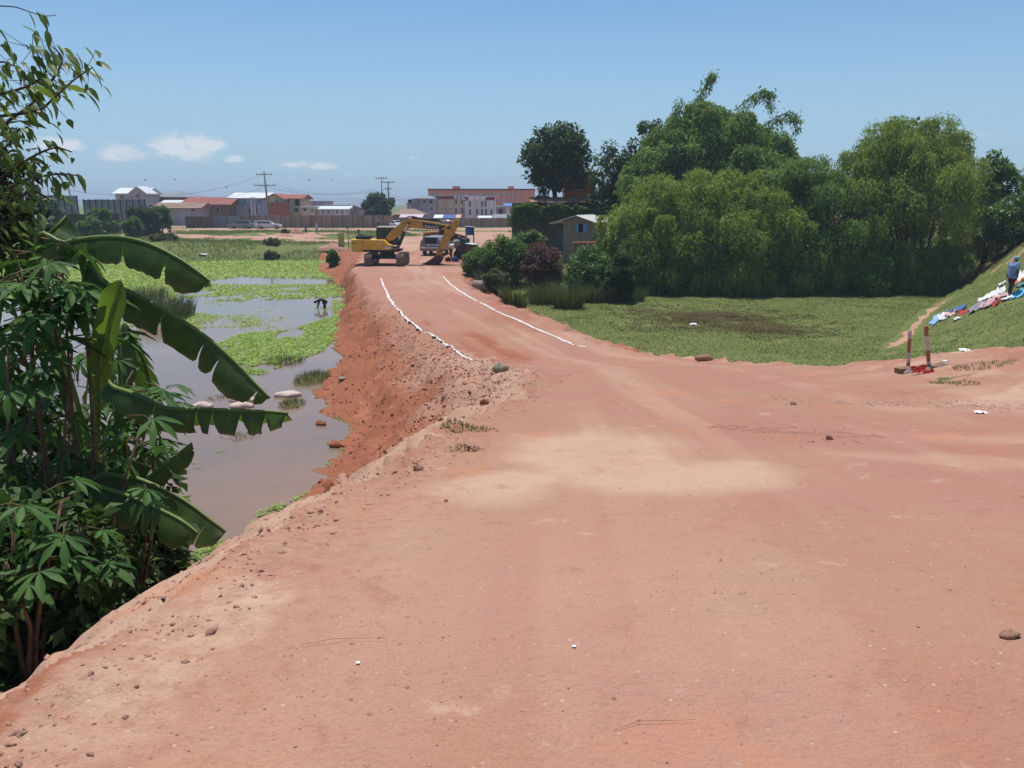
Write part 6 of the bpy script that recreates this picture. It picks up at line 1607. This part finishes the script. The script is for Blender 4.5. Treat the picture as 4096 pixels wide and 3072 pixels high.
pE = pole('dark pole behind the leaves of the left tree', 39, 165, 120, [(.4, 1.8)], 0, .16)
pF = pole('street-lamp pole standing by the cream three-storey block', 464, 199, 176, [(.3, 1.0)], 0, .09)
LINE = M('line_wire', (.06, .06, .07), .7)
def wires(label, a, b, off, sag):
    q = MB()
    for ox, oz in off:
        A, B_ = a + Vector((ox, 0, oz)), b + Vector((ox, 0, oz))
        q.tube([A.lerp(B_, i / 12) - Vector((0, 0, sag * 4 * (i / 12) * (1 - i / 12))) for i in range(13)], .022, 4, cap=False)
    return tag(kind(q.build('power_line', LINE), 'thing'), label, 'power line')
wires('power lines from the dark left pole to the leaning pole', pE, pD, ((-.6, -.2), (.6, -.2)), .6)
wires('power lines from the leaning pole to the tall power pole', pD, pA, ((-.8, -1), (.8, -2.8)), 2.4)
wires('power lines from the tall power pole to the slim pole', pA, pB, ((-1.5, -2.6), (1.5, -2.6)), 1.6)
wires('power lines from the transformer pole to the right across the market', pC, pF, ((-.5, -2), (.5, -3)), 1.2)
BIRD = M('bird_black', (.03, .03, .035), .8)
for i, (px, py, lab) in enumerate(((145.5, 180, 'small dark bird above the grey hipped roof'), (174.5, 179.5, 'small dark bird in the sky right of the grey hipped roof'), (226.5, 187.5, 'small dark bird above the red roof'), (309, 180, 'small dark bird in the sky right of the tall power pole'), (332.5, 179.5, 'small dark bird in the sky farther right of the tall power pole'))):
    q = MB(); q.blob((0, 0, 0), (.32, .12, .11), .1, i, 0, 8, 5); q.add([(-.1, 0, .05), (.12, 0, .05), (.02, -.55, .3)], [(0, 1, 2)]); q.add([(-.1, 0, .05), (.12, 0, .05), (.02, .55, .3)], [(0, 1, 2)])
    o = q.build('bird', BIRD); o.location = at(px, py, 130); o.scale = (.6, .6, .6); o.rotation_euler = (.2, .2, i * 1.3); tag(o, lab, 'bird', 'birds in the sky')
# trees and shrubs of the far field
def far_tree(label, px, y0, y1, wpx, Y, mat, seed, name='street_tree', n=50, leaf=.5, cat='tree'):
    b = at(px, y1, Y); b.z = H(b.x, b.y); h = at(px, y0, Y).z - b.z; w = wpx * Y / F / 2
    return broad_tree(name, label, cat, b, h, (0, 0), (w, w * .8, min(h * .42, w * .9)), leaf, mat, seed, n, 80, .2)
far_tree('dark street tree standing behind the brown wall above the excavator', 378, 192, 216, 32, 164, DARKLEAF, 471, n=70, leaf=.6)
def far_shrub(label, px, y0, y1, wpx, Y, mat, seed, leaf=.4, n=50, name='shrub'):
    b = at(px, y1, Y); b.z = H(b.x, b.y); h = max(.8, at(px, y0, Y).z - b.z); w = wpx * Y / F / 2
    return thicket(name, label, 'shrub', b, (w, w * .8), h, n, leaf, mat, seed)
far_shrub('big dark shrub in front of the long hoarding', 145, 201, 236, 36, 122, DARKLEAF, 481, .45, 80)
far_shrub('dark shrub right of the big one before the low brown-roofed house', 163, 204, 232, 20, 125, MIDLEAF, 482, .4, 50)
far_shrub('dark bushy tree in front of the tall hoarding', 50, 198, 232, 28, 122, DARKLEAF, 483, .45, 60)
far_shrub('green shrub between the two hoardings', 102, 207, 236, 30, 119, MIDLEAF, 484, .4, 70)
far_shrub('pale bushy shrub at the edge of the field, left one', 92, 216, 240, 26, 112, WEED, 485, .3, 60)
far_shrub('pale feathery shrub at the edge of the field, right one', 133, 216, 240, 22, 112, WEED, 486, .3, 50)
far_shrub('low round bush on the far grass near the earth heap', 286, 231, 235, 10, 128, MIDLEAF, 487, .3, 20)
far_shrub('low dark bush on the grass bank in the middle of the field', 273, 244, 252, 20, 102, REED, 488, .3, 26)
far_shrub('low reedy bush above the bright pond weed', 272, 251, 260, 16, 95, REED, 489, .3, 26)
far_shrub('leafy low bush at the foot of the road bank left of the excavator', 333, 248, 260, 14, 80, VINE, 490, .3, 26)
far_shrub('reedy bush at the far pond edge behind the banana leaf', 165, 240, 256, 30, 100, REED, 491, .35, 40)
# heaps of earth
def heap(label, px, py, Y, wpx, hpx, mat, seed):
    b = at(px, py, Y); b.z = H(b.x, b.y); q = MB(); w = wpx * Y / F / 2; h = hpx * Y / F
    vs = [(0, 0, h)]; fs = []; rs = random.Random(seed); nr_, ns_ = 6, 22
    for r in range(1, nr_ + 1):
        for k in range(ns_):
            a = 2 * math.pi * k / ns_; f = r / nr_
            vs.append((math.cos(a) * w * f * rs.uniform(.92, 1.08), math.sin(a) * w * .6 * f * rs.uniform(.92, 1.08), h * (1 - f) ** .8 * rs.uniform(.75, 1.2) - .15 * (r == nr_)))
    for k in range(ns_): fs.append((0, 1 + k, 1 + (k + 1) % ns_))
    for r in range(nr_ - 1):
        for k in range(ns_): fs.append((1 + r * ns_ + k, 1 + (r + 1) * ns_ + k, 1 + (r + 1) * ns_ + (k + 1) % ns_, 1 + r * ns_ + (k + 1) % ns_))
    q.add(vs, fs, 0, True); o = q.build('earth_heap', mat); o.location = b
    return tag(o, label, 'earth heap', 'heaps of earth')
heap('small earth heap on the far bare ground', 297, 237, 126, 16, 6, CLOD, 1)
heap('broad stony earth heap behind the green board', 333, 246, 99, 34, 6.5, CLOD, 2)
heap('long low earth heap left of the small far heap', 285, 240, 118, 20, 2.5, CLOD, 3)
# notice board and pole sign
p = at(341.5, 248, 99); p.z = H(p.x, p.y); nb = thing('notice_board', 'yellow-green upright board on legs beside the road', 'board', p, .1)
hb_ = at(341.5, 233, 99).z - p.z; q = MB(); q.box((0, 0, hb_ * .57), (.72, .05, hb_ * .86)); q.build('board', M('lime_board', (.42, .48, .08), .7, .2, 3), nb)
for x in (-.28, .28): q = MB(); q.box((x, .04, hb_ * .12), (.06, .06, hb_ * .3)); q.build('leg', WOOD, nb)
p = at(348.7, 248, 99); p.z = H(p.x, p.y); sp_ = thing('sign_pole', 'thin brown pole with a small green sign near the excavator', 'sign', p)
hs = at(348.7, 224, 99).z - p.z; q = MB(); q.tube([(0, 0, -.2), (0, 0, hs)], .05, 6); q.build('pole', WOOD, sp_); q = MB(); q.box((-.1, -.05, hs - .35), (.36, .04, .36)); q.build('sign_plate', M('green_sign', (.04, .26, .19), .6), sp_)

# ------------------------------------------------------------------ vehicles
RUB = M('tyre_rubber', (.02, .02, .02), .85); RIMM = M('wheel_rim', (.4, .4, .4), .4, .1, 5, 0, 30, .5, .5)
def car(label, px, py, Y, rz, paint, length=4.5, wagon=True, name='parked_car', pickup=False):
    b = at(px, py, Y); b.z = H(b.x, b.y); root = thing(name, label, 'car', b, rz, 'cars parked along the wall'); L_ = length / 2
    lower = [(-L_, .35), (L_ * .97, .35), (L_, .6), (L_ * .93, .82), (L_ * .45, .92), (-L_ * .96, .95), (-L_, .7)]
    q = MB(); q.prism(lower, 'y', -.84, .84); q.build('body', paint, root, .06)
    rear = -L_ * .93 if wagon else -L_ * .55
    if pickup: rear = -L_ * .05
    cabp = [(L_ * .42, .93), (L_ * .12, 1.42), (rear + .25, 1.45), (rear, .93)]
    q = MB(); q.prism(cabp, 'y', -.74, .74); cab_ = q.build('cabin', paint, root, .05)
    for s in (-1, 1):
        wn_ = 3 if wagon and not pickup else 2; x0, x1 = rear + .28, L_ * .2; st = (x1 - x0) / wn_
        for k in range(wn_):
            q = MB(); q.box((x0 + st * (k + .5), s * .745, 1.19), (st - .1, .03, .34)); q.build('side_window', GLASS, cab_)
        for x in (-L_ * .6, L_ * .62):
            q = MB(); q.tube([(x, s * .66, .33), (x, s * .87, .33)], .33, 14); wh = q.build('wheel', RUB, root)
            q = MB(); q.tube([(x, s * .86, .33), (x, s * .885, .33)], .19, 10); q.build('rim', RIMM, wh)
        q = MB(); q.box((L_ * .965, s * .58, .68), (.1, .36, .16)); q.build('headlight', LIGHTT, root)
        q = MB(); q.box((-L_ * .985, s * .66, .78), (.08, .22, .24)); q.build('tail_light', REDT, root)
    for x, a in ((L_ * .275, .55), (rear + .1, -.45)):
        q = MB(); q.box((x, 0, 1.2), (.03, 1.3, .5), Euler((0, -a if x > 0 else -a, 0))); q.build('windscreen', GLASS, cab_)
    return root
PG = M('car_grey', (.22, .25, .30), .3, .1, 2, 0, 30, .5, .3, coat=.5); PW = M('car_white', (.66, .67, .69), .3, .06, 2, 0, 30, .5, 0, coat=.5); PS = M('car_silver', (.50, .52, .54), .3, .08, 2, 0, 30, .5, .4, coat=.5)
car('grey station wagon parked at the wall, leftmost of the three cars', 240.5, 229, 150, R(178), PG, 4.4)
car('white station wagon parked at the wall, rightmost of the three cars', 269, 229, 149, R(4), PW, 4.6)
car('white pickup squeezed between the grey and the white wagon', 254.5, 228.6, 152, R(20), PW, 4.2, True, 'parked_car', True)
car('white car half hidden behind the excavator boom near the wall', 397.5, 228, 150, R(-60), PW, 4.2, False)
car('silver car standing behind the excavator arm', 440.5, 240, 96, R(-50), PS, 4.4, False)
# grey van seen from behind, between the excavator and the scrap
b = at(431.5, 249, 76); b.z = H(b.x, b.y); van = thing('grey_van', 'dull grey van with pale bumper seen under the excavator boom', 'van', b, R(-8))
q = MB(); q.prism([(-1.15, .45), (1.0, .45), (1.08, .9), (1.0, 1.15), (.62, 1.78), (-.7, 1.8), (-1.05, 1.35), (-1.15, .9)], 'y', 0, 3.8); q.build('body', M('van_grey', (.24, .25, .26), .5, .2, 2), van, .08)
q = MB(); q.box((-.05, -.03, 1.42), (1.15, .05, .52)); q.build('rear_window', GLASS, van, .01); q = MB(); q.box((.0, -.12, .78), (2.0, .2, .14)); q.build('bumper', LIGHTT, van, .03); q = MB(); q.box((.2, -.05, 1.02), (1.3, .08, .12)); q.build('pale_trim', LIGHTT, van, .02)
for x in (-.8, .75):
    for y in (.6, 3.1): q = MB(); q.tube([(x - .12, y, .34), (x + .12, y, .34)], .34, 14); q.build('wheel', RUB, van)
    q = MB(); q.box((x * 1.2, -.03, 1.0), (.16, .06, .3)); q.build('tail_light', REDT, van)
# wheel loader behind the boom
b = at(447, 241, 88); b.z = H(b.x, b.y); ldr = thing('wheel_loader', 'muddy orange wheel loader behind the excavator boom', 'loader', b, R(10))
q = MB(); q.prism([(-2.6, .7), (-.9, .7), (-.9, 1.75), (-2.5, 1.65)], 'y', -.9, .9); q.build('engine_hood', M('loader_paint', (.36, .14, .05), .7, .35, 3), ldr, .05); q = MB(); q.box((-.2, 0, 1.0), (1.6, 1.1, .6)); q.build('frame', DIRTY, ldr, .03)
q = MB(); q.box((-.35, 0, 1.75), (1.0, 1.2, 1.1)); cb_ = q.build('cab', GLASS, ldr, .04); q = MB(); q.box((-.35, 0, 2.36), (1.15, 1.35, .1)); q.build('cab_roof', M('loader_paint', (.36, .14, .05), .7), cb_, .02)
for x in (-1.7, .75):
    for s in (-1, 1):
        q = MB(); q.tube([(x, s * .75, .68), (x, s * 1.2, .68)], .68, 16); wh = q.build('wheel', RUB, ldr); q = MB(); q.tube([(x, s * 1.19, .68), (x, s * 1.23, .68)], .34, 12); q.build('rim', M('loader_rim', (.5, .26, .08), .7, .3, 4), wh)
q = MB(); q.box((1.3, 0, 1.3), (1.6, .5, .2), Euler((0, .25, 0))); q.build('lift_arm', M('loader_paint', (.36, .14, .05), .7), ldr); q = MB(); q.prism([(1.9, .2), (2.7, .15), (2.5, .4), (2.1, .95), (1.9, .95)], 'y', -1.2, 1.2); q.build('bucket', DIRTY, ldr)
# blue tank and the scrap machine
b = at(470, 250, 84); b.z = H(b.x, b.y); tk = thing('water_tank', 'blue plastic water tank on a stand behind the scrap machine', 'water tank', b)
zt0, zt1 = at(470, 235, 84).z - b.z, at(470, 227, 84).z - b.z
q = MB(); q.tube([(0, 0, zt0), (0, 0, zt1 - .08), (0, 0, zt1)], [.46, .46, .3], 16); q.build('tank', M('blue_plastic', (.03, .10, .30), .5, .15, 3), tk); q = MB(); q.box((0, 0, zt1 + .03), (1.0, .9, .05), Euler((0, .08, 0))); q.build('lid', LIGHTT, tk)
for x in (-.4, .4):
    for y in (-.35, .35): q = MB(); q.box((x, y, zt0 / 2), (.09, .09, zt0)); q.build('leg', WOOD, tk)
b = at(463, 254, 72); b.z = H(b.x, b.y); trc = thing('scrap_truck', 'stripped dark truck with a pale blue hood among the scrap', 'truck', b, R(-20))
q = MB(); q.prism([(-.75, .6), (.05, .6), (.05, 1.75), (-.25, 1.95), (-.75, 1.5)], 'y', 0, 1.5); q.build('cab', M('scrap_dark', (.06, .055, .05), .8, .4, 3), trc, .03); q = MB(); q.prism([(-.8, 1.5), (-.28, 1.98), (-.22, 2.03), (-.85, 1.6)], 'y', -.05, 1.55); q.build('cab_roof', M('scrap_grey', (.28, .28, .28), .7, .3, 3), trc)
q = MB(); q.prism([(.1, .7), (.95, .65), (.9, 1.2), (.25, 1.35)], 'y', 0, 1.4); q.build('engine', DIRTY, trc, .03); q = MB(); q.box((.62, .6, 1.36), (.85, 1.3, .06), Euler((0, .12, 0))); q.build('hood', M('pale_blue_paint', (.50, .64, .66), .5, .15, 3), trc)
for x, y in ((-.5, .1), (-.5, 1.5), (.8, .1), (.8, 1.5)): q = MB(); q.tube([(x, y - .14, .42), (x, y + .14, .42)], .42, 14); q.build('wheel', RUB, trc)
rs = random.Random(17)
for i, (px, py, sz, mt, lab) in enumerate(((452, 246, .5, WHITEC, 'white drum-like scrap beside the stripped truck'), (457, 243, .6, GREYC, 'round grey engine block in front of the stripped truck'), (448, 258, .5, MAROONC, 'heap of dark rags beside the excavator bucket'), (455, 258, .5, DENIM, 'bluish rag heap right of the dark rags'), (464, 256, .45, BRICKO, 'broken orange crate below the stripped truck'), (470, 258, .3, WHITEC, 'small white bucket in the weeds by the scrap'))):
    p = at(px, py, 70); z = H(p.x, p.y); q = MB(); q.blob((0, 0, sz * .35), (sz * .6, sz * .5, sz * .42), .35, i + 40, 0, 10, 6); o = q.build('scrap_heap', mt); o.location = (p.x, p.y, z if py > 250 else max(z, p.z - .2)); tag(o, lab, 'scrap', 'scrap beside the road')
# low far hills
q = MB(); vs, fs = [], []; n = 160
for i in range(n + 1):
    a = R(-75 + 150 * i / n); r_ = 3400; h = 14 + 26 * float(fbm(np.array([i * .09]), np.array([2.2]), 3, 4)[0])
    vs += [(math.sin(a) * r_, math.cos(a) * r_, -2), (math.sin(a) * (r_ + 250), math.cos(a) * (r_ + 250), h), (math.sin(a) * (r_ + 500), math.cos(a) * (r_ + 500), -2)]
for i in range(n): o = i * 3; fs += [(o, o + 3, o + 4, o + 1), (o + 1, o + 4, o + 5, o + 2)]
q.add(vs, fs, 0, True); kind(q.build('hills', M('far_hill', (.16, .19, .14), .95, .3, .01)), 'structure')

# ------------------------------------------------------------------ the hazy air
hzm = bpy.data.materials.new('hazy_air'); hzm.use_nodes = True; hzm.node_tree.nodes.clear()
ho = hzm.node_tree.nodes.new('ShaderNodeOutputMaterial'); hv = hzm.node_tree.nodes.new('ShaderNodeVolumePrincipled')
hv.inputs['Color'].default_value = (.72, .85, 1.0, 1); hv.inputs['Density'].default_value = .00055; hv.inputs['Anisotropy'].default_value = .2
hzm.node_tree.links.new(hv.outputs[0], ho.inputs['Volume'])
q = MB(); q.box((0, 0, 24), (9200, 9200, 54)); kind(q.build('haze', hzm), 'stuff')
